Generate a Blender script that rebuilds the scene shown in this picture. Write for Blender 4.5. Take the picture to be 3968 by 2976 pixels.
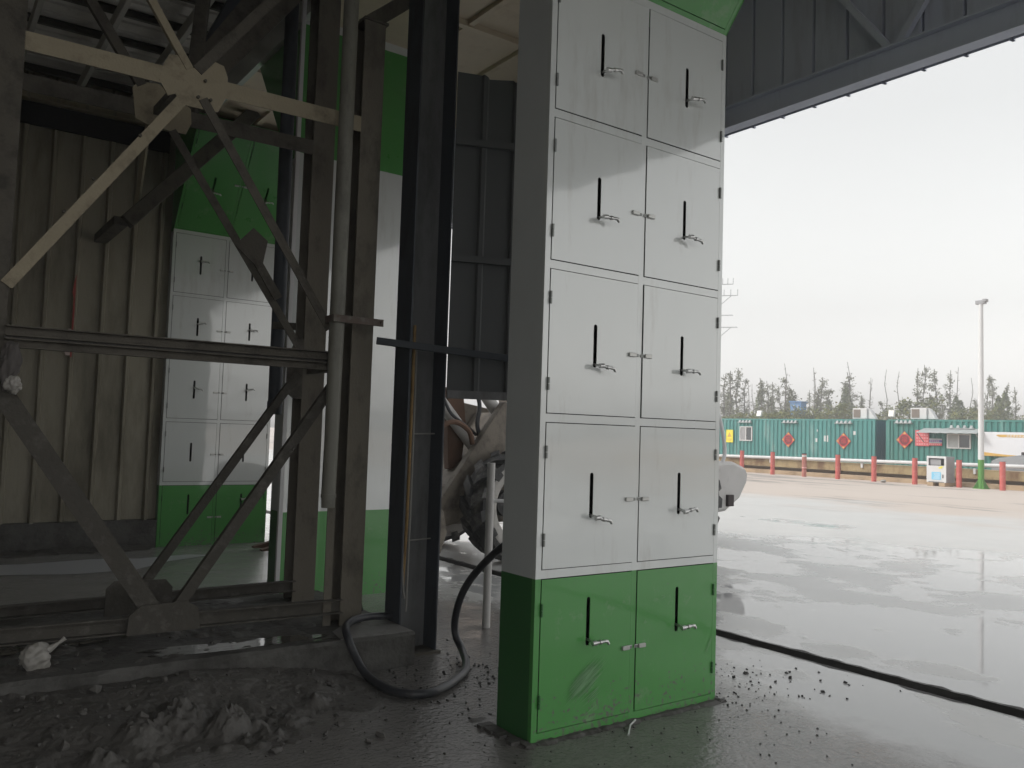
import bpy, bmesh, math, random
from mathutils import Vector, Matrix
R = random.Random(7)
rad = math.radians
sc = bpy.context.scene
COL = sc.collection
for o in list(bpy.data.objects):
    bpy.data.objects.remove(o)

# ------------------------------------------------------------------ camera
CAM = Vector((-2.8072, -3.6173, 1.65))
PITCH, ROLL, YAW = 0.0591, 0.0321, 0.6248
fwd = Vector((math.sin(YAW)*math.cos(PITCH), math.cos(YAW)*math.cos(PITCH), math.sin(PITCH)))
rgt = Vector((math.cos(YAW), -math.sin(YAW), 0))
upv = rgt.cross(fwd)
r2 = math.cos(ROLL)*rgt + math.sin(ROLL)*upv
u2 = -math.sin(ROLL)*rgt + math.cos(ROLL)*upv
cd = bpy.data.cameras.new('camera')
cam = bpy.data.objects.new('camera', cd)
COL.objects.link(cam)
cd.sensor_width = 36
cd.lens = 3256.9/3968*36
cd.clip_start, cd.clip_end = 0.05, 3000
m = Matrix((r2, u2, -fwd)).transposed().to_4x4()
m.translation = CAM
cam.matrix_world = m
sc.camera = cam

# ------------------------------------------------------------------ light
SUN_EL, SUN_AZ = rad(38), rad(-48)          # azimuth from +Y towards +X
w = bpy.data.worlds.new('World')
sc.world = w
w.use_nodes = True
nt = w.node_tree
bg = nt.nodes['Background']
sky = nt.nodes.new('ShaderNodeTexSky')
sky.sky_type = 'NISHITA'
sky.sun_disc = False
sky.sun_elevation = SUN_EL
sky.sun_rotation = SUN_AZ
sky.altitude = 0
sky.air_density = 2.5
sky.dust_density = 2.0
sky.ozone_density = 1.0
hs = nt.nodes.new('ShaderNodeHueSaturation')
hs.inputs['Saturation'].default_value = 0.07
nt.links.new(sky.outputs[0], hs.inputs['Color'])
nt.links.new(hs.outputs[0], bg.inputs['Color'])
bg.inputs['Strength'].default_value = 0.15
ld = bpy.data.lights.new('sun', 'SUN')
ld.energy = 0.9
ld.angle = rad(12)
ld.color = (1.0, 0.93, 0.85)
sun = bpy.data.objects.new('sun', ld)
COL.objects.link(sun)
sd = Vector((math.sin(SUN_AZ)*math.cos(SUN_EL), math.cos(SUN_AZ)*math.cos(SUN_EL), math.sin(SUN_EL)))
sun.rotation_euler = sd.to_track_quat('Z', 'Y').to_euler()
sun.location = (0, 0, 30)
sc.view_settings.view_transform = 'Standard'
sc.view_settings.look = 'None'
sc.view_settings.exposure = 0.70
sc.view_settings.gamma = 1.0
sc.cycles.max_bounces = 10
sc.cycles.diffuse_bounces = 6

# ------------------------------------------------------------------ materials
def newmat(name):
    mt = bpy.data.materials.new(name)
    mt.use_nodes = True
    return mt, mt.node_tree.nodes, mt.node_tree.links, mt.node_tree.nodes['Principled BSDF']

def mat(name, col, rough=0.6, metal=0.0, var=0.25, scale=3.0, dirt=None, dscale=2.0, damt=0.5, bump=0.0, bscale=40.0,
        coat=0.0, spec=0.5, warp=0.0, wscale=1.5, stretch=None, rvar=0.1):
    """Painted / raw surface: base colour with soft variation, dirt patches, bump; noise in object space."""
    mt, N, L, b = newmat(name)
    tc = N.new('ShaderNodeTexCoord')
    src = tc.outputs['Object']
    mp = N.new('ShaderNodeMapping')
    L.new(src, mp.inputs['Vector'])
    if stretch:
        mp.inputs['Scale'].default_value = stretch
    n1 = N.new('ShaderNodeTexNoise')
    n1.inputs['Scale'].default_value = scale
    n1.inputs['Detail'].default_value = 6
    n1.inputs['Roughness'].default_value = 0.65
    L.new(mp.outputs[0], n1.inputs['Vector'])
    mx = N.new('ShaderNodeMix'); mx.data_type = 'RGBA'
    mx.inputs[6].default_value = tuple(c*(1-var) for c in col)+(1,)
    mx.inputs[7].default_value = tuple(min(1, c*(1+var)) for c in col)+(1,)
    L.new(n1.outputs['Fac'], mx.inputs[0])
    out = mx.outputs[2]
    if dirt:
        n2 = N.new('ShaderNodeTexNoise')
        n2.inputs['Scale'].default_value = dscale
        n2.inputs['Detail'].default_value = 9
        n2.inputs['Roughness'].default_value = 0.7
        L.new(mp.outputs[0], n2.inputs['Vector'])
        rp = N.new('ShaderNodeValToRGB')
        rp.color_ramp.elements[0].position = 0.62-0.3*damt
        rp.color_ramp.elements[1].position = 0.82-0.3*damt
        L.new(n2.outputs['Fac'], rp.inputs[0])
        m2 = N.new('ShaderNodeMix'); m2.data_type = 'RGBA'
        m2.inputs[7].default_value = tuple(dirt)+(1,)
        L.new(out, m2.inputs[6])
        L.new(rp.outputs[0], m2.inputs[0])
        out = m2.outputs[2]
    L.new(out, b.inputs['Base Color'])
    mr = N.new('ShaderNodeMapRange')
    mr.inputs[3].default_value = max(0.02, rough-rvar)
    mr.inputs[4].default_value = min(1, rough+rvar)
    L.new(n1.outputs['Fac'], mr.inputs[0])
    L.new(mr.outputs[0], b.inputs['Roughness'])
    b.inputs['Metallic'].default_value = metal
    b.inputs['Specular IOR Level'].default_value = spec
    b.inputs['Coat Weight'].default_value = coat
    b.inputs['Coat Roughness'].default_value = max(0.03, rough*0.6)
    nrm = None
    if warp:
        n3 = N.new('ShaderNodeTexNoise')
        n3.inputs['Scale'].default_value = wscale
        n3.inputs['Detail'].default_value = 1
        L.new(src, n3.inputs['Vector'])
        b1 = N.new('ShaderNodeBump')
        b1.inputs['Strength'].default_value = 1.0
        b1.inputs['Distance'].default_value = warp
        L.new(n3.outputs['Fac'], b1.inputs['Height'])
        nrm = b1
    if bump:
        n4 = N.new('ShaderNodeTexNoise')
        n4.inputs['Scale'].default_value = bscale
        n4.inputs['Detail'].default_value = 5
        L.new(mp.outputs[0], n4.inputs['Vector'])
        b2 = N.new('ShaderNodeBump')
        b2.inputs['Strength'].default_value = 0.6
        b2.inputs['Distance'].default_value = bump
        L.new(n4.outputs['Fac'], b2.inputs['Height'])
        if nrm:
            L.new(nrm.outputs[0], b2.inputs['Normal'])
        nrm = b2
    if nrm:
        L.new(nrm.outputs[0], b.inputs['Normal'])
        if coat:
            L.new(nrm.outputs[0], b.inputs['Coat Normal'])
    return mt

M = {}
M['white'] = mat('white_paint', (0.64, 0.665, 0.65), 0.22, var=0.05, scale=1.2, dirt=(0.50, 0.50, 0.47), dscale=4, damt=0.22, stretch=(1, 1, 0.18), coat=1.0, warp=0.004, wscale=2.2, rvar=0.06)
M['green'] = mat('green_paint', (0.075, 0.29, 0.068), 0.30, var=0.10, scale=1.6, dirt=(0.22, 0.33, 0.20), dscale=4, damt=0.12, coat=0.35, warp=0.003, wscale=2.5, rvar=0.08)
M['side'] = mat('shaded_white_side', (0.52, 0.545, 0.54), 0.45, var=0.08, dirt=(0.42, 0.42, 0.39), damt=0.05)  # same white paint as the front, darkened to paint shade on the sides
M['shadegreen'] = mat('shaded_green_side', (0.035, 0.14, 0.04), 0.4, var=0.1, dirt=(0.07, 0.12, 0.07), damt=0.2)  # shade painted into the green of the cabinet sides; also colours green-door hinges
M['black'] = mat('dark_void', (0.012, 0.012, 0.012), 0.8)
M['steel'] = mat('lever_steel', (0.55, 0.55, 0.54), 0.32, metal=0.9, var=0.2, scale=30)
M['latchsteel'] = mat('latch_steel', (0.48, 0.48, 0.46), 0.35, metal=0.55, var=0.2, scale=30)
M['hinge'] = mat('hinge_steel', (0.22, 0.23, 0.22), 0.45, metal=0.6)
M['dusty'] = mat('dusty_beige_steel', (0.34, 0.295, 0.21), 0.8, var=0.25, scale=2.5, dirt=(0.17, 0.145, 0.105), dscale=5, damt=0.35, bump=0.004, bscale=60)
M['dustydk'] = mat('dusty_dark_steel', (0.105, 0.095, 0.078), 0.85, var=0.3, scale=4, dirt=(0.05, 0.045, 0.038), dscale=7, damt=0.5, bump=0.006, bscale=50)
M['dustymid'] = mat('dusty_grey_steel', (0.15, 0.135, 0.108), 0.85, var=0.25, scale=3, dirt=(0.07, 0.062, 0.05), dscale=4, damt=0.4, bump=0.004, bscale=60, stretch=(1, 1, 0.5))
M['muddy'] = mat('mud_and_shade_steel', (0.07, 0.064, 0.054), 0.85, var=0.4, scale=6, dirt=(0.14, 0.13, 0.115), dscale=9, damt=0.3, bump=0.008, bscale=40)  # mud on the low tower steel; roof purlins borrow it as painted shade
M['dark'] = mat('dark_blue_steel', (0.055, 0.063, 0.075), 0.65, var=0.3, scale=2, dirt=(0.025, 0.025, 0.026), dscale=3, damt=0.4, stretch=(1, 1, 0.4))
M['web'] = mat('scuffed_web_steel', (0.2, 0.2, 0.205), 0.6, var=0.3, scale=2.5, dirt=(0.08, 0.08, 0.08), dscale=2, damt=0.5, stretch=(1, 1, 0.3), bump=0.002)
M['panel'] = mat('dark_cladding', (0.095, 0.1, 0.102), 0.6, var=0.25, scale=1.5, stretch=(1, 1, 0.2))
M['fascia'] = mat('grey_blue_cladding', (0.54, 0.57, 0.66), 0.6, var=0.15, scale=1.0, dirt=(0.38, 0.39, 0.45), dscale=2.5, damt=0.3, stretch=(1, 1, 0.15))
M['wall'] = mat('dirty_corrugated_sheet', (0.29, 0.265, 0.205), 0.55, var=0.3, scale=1.2, dirt=(0.13, 0.115, 0.082), dscale=1.6, damt=0.55, stretch=(1, 1, 0.22), bump=0.003)
M['deck'] = mat('roof_sheet', (0.62, 0.6, 0.56), 0.6, var=0.25, dirt=(0.4, 0.385, 0.35), damt=0.4)
M['purlin'] = mat('purlin_steel', (0.42, 0.41, 0.38), 0.6)
M['soffit'] = mat('beige_soffit', (0.56, 0.48, 0.36), 0.6, var=0.12, dirt=(0.42, 0.34, 0.24), damt=0.3)
M['conc'] = mat('dirty_concrete', (0.1, 0.097, 0.09), 0.75, var=0.35, scale=3, dirt=(0.045, 0.042, 0.038), dscale=3.5, damt=0.6, bump=0.02, bscale=22)
M['mud'] = mat('wet_mud', (0.085, 0.08, 0.073), 0.6, var=0.25, scale=6, dirt=(0.05, 0.047, 0.042), dscale=9, damt=0.35, bump=0.02, bscale=28, rvar=0.2)
M['stone'] = mat('wet_gravel', (0.055, 0.053, 0.05), 0.45, var=0.5, scale=8)
M['rubber'] = mat('black_rubber', (0.035, 0.037, 0.043), 0.42, var=0.3, scale=6, dirt=(0.09, 0.085, 0.08), dscale=8, damt=0.3)
M['tyre'] = mat('dusty_tyre', (0.05, 0.05, 0.05), 0.75, var=0.3, scale=4, dirt=(0.22, 0.21, 0.2), dscale=5, damt=0.42, bump=0.01, bscale=30)
M['tyreside'] = mat('dried_mud_sidewall', (0.36, 0.345, 0.325), 0.85, var=0.3, scale=5, dirt=(0.16, 0.15, 0.14), dscale=7, damt=0.3)
M['rim'] = mat('dusty_rim', (0.5, 0.48, 0.45), 0.7, var=0.2, dirt=(0.2, 0.18, 0.16), damt=0.4)
M['loader'] = mat('dusty_cream_paint', (0.19, 0.165, 0.135), 0.7, var=0.25, scale=3, dirt=(0.075, 0.06, 0.048), dscale=4, damt=0.5, bump=0.004, bscale=40)
M['loadgrey'] = mat('grey_counterweight', (0.52, 0.505, 0.49), 0.6, var=0.15, dirt=(0.24, 0.22, 0.21), damt=0.3)
M['rust'] = mat('rusty_brown', (0.13, 0.075, 0.05), 0.8, var=0.4, scale=6)
M['glass'] = mat('dark_glass', (0.03, 0.035, 0.04), 0.08, spec=0.7, var=0.1)
M['teal'] = mat('teal_container', (0.055, 0.235, 0.222), 0.55, var=0.3, scale=1.2, dirt=(0.26, 0.39, 0.37), dscale=1.5, damt=0.25, stretch=(1, 1, 0.25))
M['tealshade'] = mat('shaded_teal_end', (0.02, 0.12, 0.155), 0.5, var=0.15)  # container teal darkened: shade of the narrow gap painted on the ends
M['teal2'] = mat('deep_green_teal_container', (0.04, 0.19, 0.165), 0.55, var=0.3, scale=2.5, dirt=(0.2, 0.33, 0.3), dscale=4.5, damt=0.28, stretch=(1, 1, 0.06))
M['ltgrey'] = mat('light_grey_paint', (0.62, 0.62, 0.62), 0.5, var=0.08, dirt=(0.4, 0.38, 0.35), damt=0.15)
M['midgrey'] = mat('mid_grey_paint', (0.3, 0.3, 0.31), 0.5, var=0.1)
M['red'] = mat('faded_red_paint', (0.52, 0.11, 0.095), 0.55, var=0.2, scale=2, dirt=(0.50, 0.24, 0.2), dscale=4, damt=0.35)
M['redb'] = mat('brownish_red_paint', (0.42, 0.15, 0.12), 0.6, var=0.2, scale=2, dirt=(0.42, 0.24, 0.19), dscale=4, damt=0.45)
M['blackcap'] = mat('black_cap', (0.03, 0.02, 0.02), 0.6)
M['redsign'] = mat('red_sign', (0.60, 0.09, 0.11), 0.5, var=0.08)
M['pinkmark'] = mat('pale_pink_lettering', (0.78, 0.42, 0.42), 0.5)
M['fured'] = mat('festival_red', (0.48, 0.035, 0.04), 0.45, var=0.15, scale=6)
M['fudk'] = mat('festival_dark_red', (0.16, 0.012, 0.02), 0.45)
M['gold'] = mat('gold_yellow', (0.62, 0.38, 0.09), 0.45, var=0.15)
M['bluesign'] = mat('blue_sign', (0.07, 0.08, 0.32), 0.5)
M['cyan'] = mat('light_blue_label', (0.22, 0.55, 0.75), 0.5)
M['yellow'] = mat('yellow_notice', (0.85, 0.72, 0.04), 0.5)
M['signwhite'] = mat('white_board', (0.72, 0.73, 0.76), 0.4, var=0.05)
M['polegreen'] = mat('green_pole_paint', (0.09, 0.26, 0.05), 0.5, var=0.1)
M['ochre'] = mat('weathered_ochre_beam', (0.38, 0.29, 0.15), 0.75, var=0.2, scale=1.5, dirt=(0.17, 0.095, 0.045), dscale=1.3, damt=0.62, stretch=(1, 1, 0.5))
M['kerbc'] = mat('ochre_kerb', (0.42, 0.31, 0.20), 0.85, var=0.15, scale=1.5, dirt=(0.28, 0.19, 0.11), dscale=1.5, damt=0.4)
M['awn'] = mat('grey_awning_sheet', (0.38, 0.40, 0.40), 0.5)
M['car'] = mat('grey_car_paint', (0.17, 0.175, 0.18), 0.25, metal=0.4, coat=1.0, var=0.05)
M['lampglass'] = mat('pale_lamp_glass', (0.85, 0.85, 0.75), 0.15)
M['bluebld'] = mat('blue_sheet_building', (0.09, 0.22, 0.45), 0.6, var=0.1)
M['sand'] = mat('pinkish_sand', (0.52, 0.42, 0.35), 0.95, var=0.15, scale=0.5, bump=0.05, bscale=4)
M['bark'] = mat('grey_bark', (0.13, 0.115, 0.10), 0.9, var=0.2)
M['leafg'] = mat('grey_green_leaves', (0.15, 0.16, 0.085), 0.8, var=0.35, scale=0.6)
M['leafb'] = mat('brown_green_leaves', (0.155, 0.145, 0.09), 0.8, var=0.35, scale=0.6)
M['leafgreen'] = mat('olive_green_leaves', (0.13, 0.155, 0.05), 0.8, var=0.4, scale=0.5)
M['leafyel'] = mat('yellow_green_leaves', (0.17, 0.165, 0.035), 0.8, var=0.4, scale=0.5)
M['bag'] = mat('dirty_white_plastic', (0.34, 0.325, 0.3), 0.45, var=0.2, scale=8, dirt=(0.2, 0.18, 0.16), dscale=9, damt=0.3)
M['rag'] = mat('grey_brown_rag', (0.11, 0.10, 0.095), 0.85, var=0.5, scale=8, dirt=(0.4, 0.39, 0.37), dscale=5, damt=0.2)
M['paper'] = mat('torn_red_and_white_paper', (0.55, 0.45, 0.42), 0.8)
M['redpaper'] = mat('red_paper', (0.35, 0.07, 0.06), 0.8)
M['rustpipe'] = mat('rusty_yellow_conduit', (0.36, 0.23, 0.09), 0.7, var=0.3, dirt=(0.2, 0.11, 0.05), dscale=8, damt=0.5)
M['cable'] = mat('grey_cable', (0.3, 0.29, 0.27), 0.6)
M['cableblack'] = mat('black_cable', (0.025, 0.025, 0.028), 0.5)
M['plasticpipe'] = mat('grey_green_plastic_pipe', (0.20, 0.195, 0.165), 0.5, var=0.2, dirt=(0.09, 0.085, 0.07), dscale=4, damt=0.4, stretch=(1, 1, 0.4))

def ground_mat():
    mt, N, L, b = newmat('wet_concrete_yard')
    geo = N.new('ShaderNodeNewGeometry')
    sep = N.new('ShaderNodeSeparateXYZ'); L.new(geo.outputs['Position'], sep.inputs[0])
    def noise(s, d=6, r=0.6, st=None):
        n = N.new('ShaderNodeTexNoise'); n.inputs['Scale'].default_value = s; n.inputs['Detail'].default_value = d; n.inputs['Roughness'].default_value = r
        if st:
            mp = N.new('ShaderNodeMapping'); mp.inputs['Scale'].default_value = st; L.new(geo.outputs['Position'], mp.inputs[0]); L.new(mp.outputs[0], n.inputs['Vector'])
        else:
            L.new(geo.outputs['Position'], n.inputs['Vector'])
        return n.outputs['Fac']
    def rng(x, a, c, lo=0.0, hi=1.0):
        r = N.new('ShaderNodeMapRange'); r.interpolation_type = 'SMOOTHSTEP'
        for i, v in enumerate((a, c, lo, hi)): r.inputs[i+1].default_value = v
        L.new(x, r.inputs[0]); return r.outputs[0]
    def math_(op, x, y=None, c=None):
        n = N.new('ShaderNodeMath'); n.operation = op
        L.new(x, n.inputs[0])
        if y is not None: L.new(y, n.inputs[1])
        elif c is not None: n.inputs[1].default_value = c
        return n.outputs[0]
    def mixc(f, a, c):
        n = N.new('ShaderNodeMix'); n.data_type = 'RGBA'; L.new(f, n.inputs[0])
        for i, v in ((6, a), (7, c)):
            if isinstance(v, tuple): n.inputs[i].default_value = v+(1,)
            else: L.new(v, n.inputs[i])
        return n.outputs[2]
    X = sep.outputs[0]
    big = noise(0.22, 4, 0.55, (1, 1, 1))
    xx = math_('ADD', X, math_('MULTIPLY', math_('SUBTRACT', big, c=0.5), c=14.0))
    dry = rng(xx, 15.5, 20.5)                                   # the far yard has dried to pale beige
    streak = math_('ADD', math_('MULTIPLY', noise(0.34, 7, 0.60, (1.0, 0.8, 1)), c=0.6), math_('MULTIPLY', noise(1.3, 7, 0.62, (1.0, 0.7, 1)), c=0.4))
    film = rng(streak, 0.462, 0.512)                              # standing film of water
    film = math_('MULTIPLY', film, rng(xx, 12.0, 9.5))
    rough_zone = rng(math_('ADD', X, math_('MULTIPLY', math_('SUBTRACT', noise(1.3, 5), c=0.5), c=1.6)), 2.2, 1.35)   # gritty muddy floor under the roof
    fine = noise(30, 4, 0.6)
    cgrey = mixc(noise(1.1, 8, 0.65), (0.44, 0.44, 0.43), (0.60, 0.595, 0.58))
    cdry = mixc(noise(0.35, 7, 0.6, (1, 0.4, 1)), (0.47, 0.41, 0.36), (0.57, 0.505, 0.455))
    dark = rng(noise(0.33, 8, 0.68, (1.0, 0.22, 1)), 0.55, 0.63)   # damp streaks
    cdry = mixc(dark, cdry, (0.27, 0.245, 0.225))
    col = mixc(dry, cgrey, cdry)
    fc = math_('MULTIPLY', film, c=0.85)
    col = mixc(fc, col, (0.385, 0.387, 0.39))
    col = mixc(rough_zone, col, mixc(noise(7, 6, 0.7), (0.10, 0.096, 0.09), (0.21, 0.20, 0.19)))
    bay_light = rng(sep.outputs[1], 3.2, 4.6)                           # light from the side openings, painted as paler floor in the bays
    col = mixc(math_('MULTIPLY', bay_light, rough_zone), col, mixc(noise(2.2, 7, 0.65, (0.5, 1, 1)), (0.22, 0.215, 0.205), (0.42, 0.415, 0.40)))
    L.new(col, b.inputs['Base Color'])
    ro = rng(film, 0, 1, 0.36, 0.04)
    ro2 = N.new('ShaderNodeMix'); ro2.data_type = 'FLOAT'; L.new(dry, ro2.inputs[0]); L.new(ro, ro2.inputs[2]); ro2.inputs[3].default_value = 0.75
    ro3 = N.new('ShaderNodeMix'); ro3.data_type = 'FLOAT'; L.new(rough_zone, ro3.inputs[0]); L.new(ro2.outputs[0], ro3.inputs[2])
    L.new(rng(noise(2.6, 6, 0.7), 0.40, 0.66, 0.025, 0.22), ro3.inputs[3])
    L.new(ro3.outputs[0], b.inputs['Roughness'])
    b.inputs['IOR'].default_value = 1.42
    b.inputs['Specular IOR Level'].default_value = 0.55
    hgt = math_('MULTIPLY', fine, rough_zone)
    hgt = math_('MULTIPLY', hgt, c=0.007)
    h2 = math_('MULTIPLY', noise(3.0, 6, 0.6), rng(film, 0, 1, 0.0035, 0.0002))
    hgt = math_('ADD', hgt, h2)
    bp = N.new('ShaderNodeBump'); bp.inputs['Distance'].default_value = 1.0; bp.inputs['Strength'].default_value = 1.0
    L.new(hgt, bp.inputs['Height']); L.new(bp.outputs[0], b.inputs['Normal'])
    return mt
M['ground'] = ground_mat()
for k_, i_ in (('white', 1.85), ('green', 1.6)):
    p_ = M[k_].node_tree.nodes['Principled BSDF']
    p_.inputs['Coat IOR'].default_value = i_
    p_.inputs['Coat Roughness'].default_value = 0.06

def splash(key, zt_, dens):
    nt_ = M[key].node_tree; N, L = nt_.nodes, nt_.links; b = N['Principled BSDF']
    old = b.inputs['Base Color'].links[0].from_socket
    tc = N.new('ShaderNodeTexCoord'); sp = N.new('ShaderNodeSeparateXYZ'); L.new(tc.outputs['Object'], sp.inputs[0])
    vo = N.new('ShaderNodeTexNoise'); vo.inputs['Scale'].default_value = 38; vo.inputs['Detail'].default_value = 3; L.new(tc.outputs['Object'], vo.inputs['Vector'])
    lo = N.new('ShaderNodeTexNoise'); lo.inputs['Scale'].default_value = 3; L.new(tc.outputs['Object'], lo.inputs['Vector'])
    r1 = N.new('ShaderNodeMapRange'); r1.inputs[1].default_value = zt_; r1.inputs[2].default_value = -0.02; r1.inputs[3].default_value = 0; r1.inputs[4].default_value = dens; L.new(sp.outputs[2], r1.inputs[0])
    m1 = N.new('ShaderNodeMath'); m1.operation = 'MULTIPLY'; L.new(r1.outputs[0], m1.inputs[0]); L.new(lo.outputs['Fac'], m1.inputs[1])
    m2 = N.new('ShaderNodeMath'); m2.operation = 'ADD'; L.new(vo.outputs['Fac'], m2.inputs[0]); L.new(m1.outputs[0], m2.inputs[1])
    r2_ = N.new('ShaderNodeMapRange'); r2_.inputs[1].default_value = 0.70; r2_.inputs[2].default_value = 0.80; L.new(m2.outputs[0], r2_.inputs[0])
    mx = N.new('ShaderNodeMix'); mx.data_type = 'RGBA'; L.new(r2_.outputs[0], mx.inputs[0]); L.new(old, mx.inputs[6]); mx.inputs[7].default_value = (0.125, 0.15, 0.11, 1)
    L.new(mx.outputs[2], b.inputs['Base Color'])
splash('green', 0.40, 0.38)
def water_mat():
    mt, N, L, b = newmat('muddy_puddle_water')
    b.inputs['Base Color'].default_value = (0.07, 0.066, 0.06, 1)
    b.inputs['Roughness'].default_value = 0.03
    n = N.new('ShaderNodeTexNoise'); n.inputs['Scale'].default_value = 5
    bp = N.new('ShaderNodeBump'); bp.inputs['Distance'].default_value = 0.002
    L.new(n.outputs['Fac'], bp.inputs['Height']); L.new(bp.outputs[0], b.inputs['Normal'])
    return mt
M['water'] = water_mat()

# ------------------------------------------------------------------ mesh builder
class MB:
    def __init__(s): s.v, s.f, s.m = [], [], []
    def add(s, vs, fs, mi=0):
        k = len(s.v); s.v += [Vector(a) for a in vs]
        for f in fs: s.f.append([i+k for i in f]); s.m.append(mi)
        return s
    def box(s, x0, x1, y0, y1, z0, z1, mi=0):
        vs = [(x, y, z) for z in (z0, z1) for y in (y0, y1) for x in (x0, x1)]
        return s.add(vs, [(0, 2, 3, 1), (4, 5, 7, 6), (0, 1, 5, 4), (2, 6, 7, 3), (0, 4, 6, 2), (1, 3, 7, 5)], mi)
    def prof(s, poly, p, q, up=(0, 0, 1), mi=0, center=True):
        """extrude a closed 2-D outline (a along side, b along up) from p to q"""
        p, q = Vector(p), Vector(q); d = (q-p).normalized(); up = Vector(up)
        sx = d.cross(up)
        if sx.length < 1e-4: sx = d.cross(Vector((0, 1, 0)))
        sx.normalize(); uy = sx.cross(d)
        n = len(poly)
        vs = [p+sx*a+uy*c for a, c in poly]+[q+sx*a+uy*c for a, c in poly]
        area = sum(poly[i][0]*poly[(i+1) % n][1]-poly[(i+1) % n][0]*poly[i][1] for i in range(n))
        fs = [(i, (i+1) % n, n+(i+1) % n, n+i) for i in range(n)]
        fs = [f[::-1] for f in fs]
        caps = [tuple(range(n)), tuple(range(2*n-1, n-1, -1))]
        fs += caps
        if area < 0: fs = [f[::-1] for f in fs]
        return s.add(vs, fs, mi)
    def bar(s, p, q, wd, ht, up=(0, 0, 1), mi=0):
        a, c = wd/2, ht/2
        return s.prof([(-a, -c), (a, -c), (a, c), (-a, c)], p, q, up, mi)
    def cyl(s, p, q, r0, r1=None, n=14, mi=0):
        r1 = r0 if r1 is None else r1
        p, q = Vector(p), Vector(q); d = (q-p).normalized()
        a = d.orthogonal().normalized(); c = d.cross(a)
        vs = [p+(a*math.cos(t)+c*math.sin(t))*r0 for t in [2*math.pi*i/n for i in range(n)]]
        vs += [q+(a*math.cos(t)+c*math.sin(t))*r1 for t in [2*math.pi*i/n for i in range(n)]]
        fs = [(i, (i+1) % n, n+(i+1) % n, n+i) for i in range(n)]
        fs += [tuple(range(n-1, -1, -1)), tuple(range(n, 2*n))]
        return s.add(vs, fs, mi)
    def tube(s, pts, r, n=8, mi=0):
        pts = [Vector(p) for p in pts]; k = len(pts)
        rs = r if isinstance(r, (list, tuple)) else [r]*k
        ref = None; vs = []
        for i, p in enumerate(pts):
            d = (pts[min(i+1, k-1)]-pts[max(i-1, 0)]).normalized()
            if ref is None: ref = d.orthogonal().normalized()
            ref = (ref-d*ref.dot(d)).normalized(); c = d.cross(ref)
            vs += [p+(ref*math.cos(2*math.pi*j/n)+c*math.sin(2*math.pi*j/n))*rs[i] for j in range(n)]
        fs = []
        for i in range(k-1):
            for j in range(n):
                fs.append((i*n+j, i*n+(j+1) % n, (i+1)*n+(j+1) % n, (i+1)*n+j))
        fs += [tuple(range(n-1, -1, -1)), tuple(range((k-1)*n, k*n))]
        return s.add(vs, fs, mi)
    def plate(s, poly, axis, a, b_, mi=0):
        """2-D outline standing in a plane: axis 'y' -> (x,z) outline between y=a..b_; 'x' -> (y,z); 'z' -> (x,y)"""
        def P(q, t):
            return {'y': (q[0], t, q[1]), 'x': (t, q[0], q[1]), 'z': (q[0], q[1], t)}[axis]
        n = len(poly)
        vs = [P(q, a) for q in poly]+[P(q, b_) for q in poly]
        fs = [(i, (i+1) % n, n+(i+1) % n, n+i) for i in range(n)]+[tuple(range(n-1, -1, -1)), tuple(range(n, 2*n))]
        return s.add(vs, fs, mi)
    def build(s, name, mats, parent=None, at=(0, 0, 0), smooth=False, bevel=0.0, T=None):
        at = Vector(at)
        me = bpy.data.meshes.new(name)
        vs = [(T @ v if T else v)-at for v in s.v]
        me.from_pydata(vs, [], s.f)
        if not isinstance(mats, (list, tuple)): mats = [mats]
        for mm in mats: me.materials.append(mm)
        me.polygons.foreach_set('material_index', s.m)
        bm = bmesh.new(); bm.from_mesh(me)
        bmesh.ops.recalc_face_normals(bm, faces=bm.faces)
        if bevel:
            es = [e for e in bm.edges if len(e.link_faces) == 2 and e.calc_face_angle(0) > 0.6]
            bmesh.ops.bevel(bm, geom=es, offset=bevel, segments=1, affect='EDGES', profile=0.5, clamp_overlap=True)
        bm.to_mesh(me); bm.free()
        if smooth:
            me.polygons.foreach_set('use_smooth', [True]*len(me.polygons))
            try: me.set_sharp_from_angle(angle=rad(40))
            except Exception: pass
        me.update()
        o = bpy.data.objects.new(name, me)
        COL.objects.link(o)
        if parent is not None: o.parent = parent
        else: o.location = at
        return o

def tag(o, label=None, cat=None, group=None, kind=None):
    for k, v in (('label', label), ('category', cat), ('group', group), ('kind', kind)):
        if v: o[k] = v
    return o
def thing(name, loc, label, cat, group=None, rz=0):
    o = bpy.data.objects.new(name, None); COL.objects.link(o)
    o.location = loc; o.rotation_euler = (0, 0, rz); o.empty_display_size = 0.1
    return tag(o, label, cat, group)
def dup(root, loc, label, rz=None, scale=None, group=None):
    def cp(o, par):
        c = o.copy(); COL.objects.link(c); c.parent = par
        for ch in o.children: cp(ch, c)
        return c
    kids = list(root.children)
    r = root.copy(); COL.objects.link(r); r.location = loc
    for ch in kids: cp(ch, r)
    if rz is not None: r.rotation_euler = (0, 0, rz)
    if scale is not None: r.scale = scale
    r['label'] = label
    if group: r['group'] = group
    return r
def Lp(a, t=0.008): return [(0, 0), (a, 0), (a, t), (t, t), (t, a), (0, a)]
def Ip(wd, ht, tf=0.014, tw=0.01):
    a, c, k = wd/2, ht/2, tw/2
    return [(-a, -c), (a, -c), (a, -c+tf), (k, -c+tf), (k, c-tf), (a, c-tf), (a, c), (-a, c), (-a, c-tf), (-k, c-tf), (-k, -c+tf), (-a, -c+tf)]
def Cp(wd, ht, t=0.009):
    a, c = wd/2, ht/2
    return [(-a, -c), (a, -c), (a, -c+t), (-a+t, -c+t), (-a+t, c-t), (a, c-t), (a, c), (-a, c)]

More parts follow.
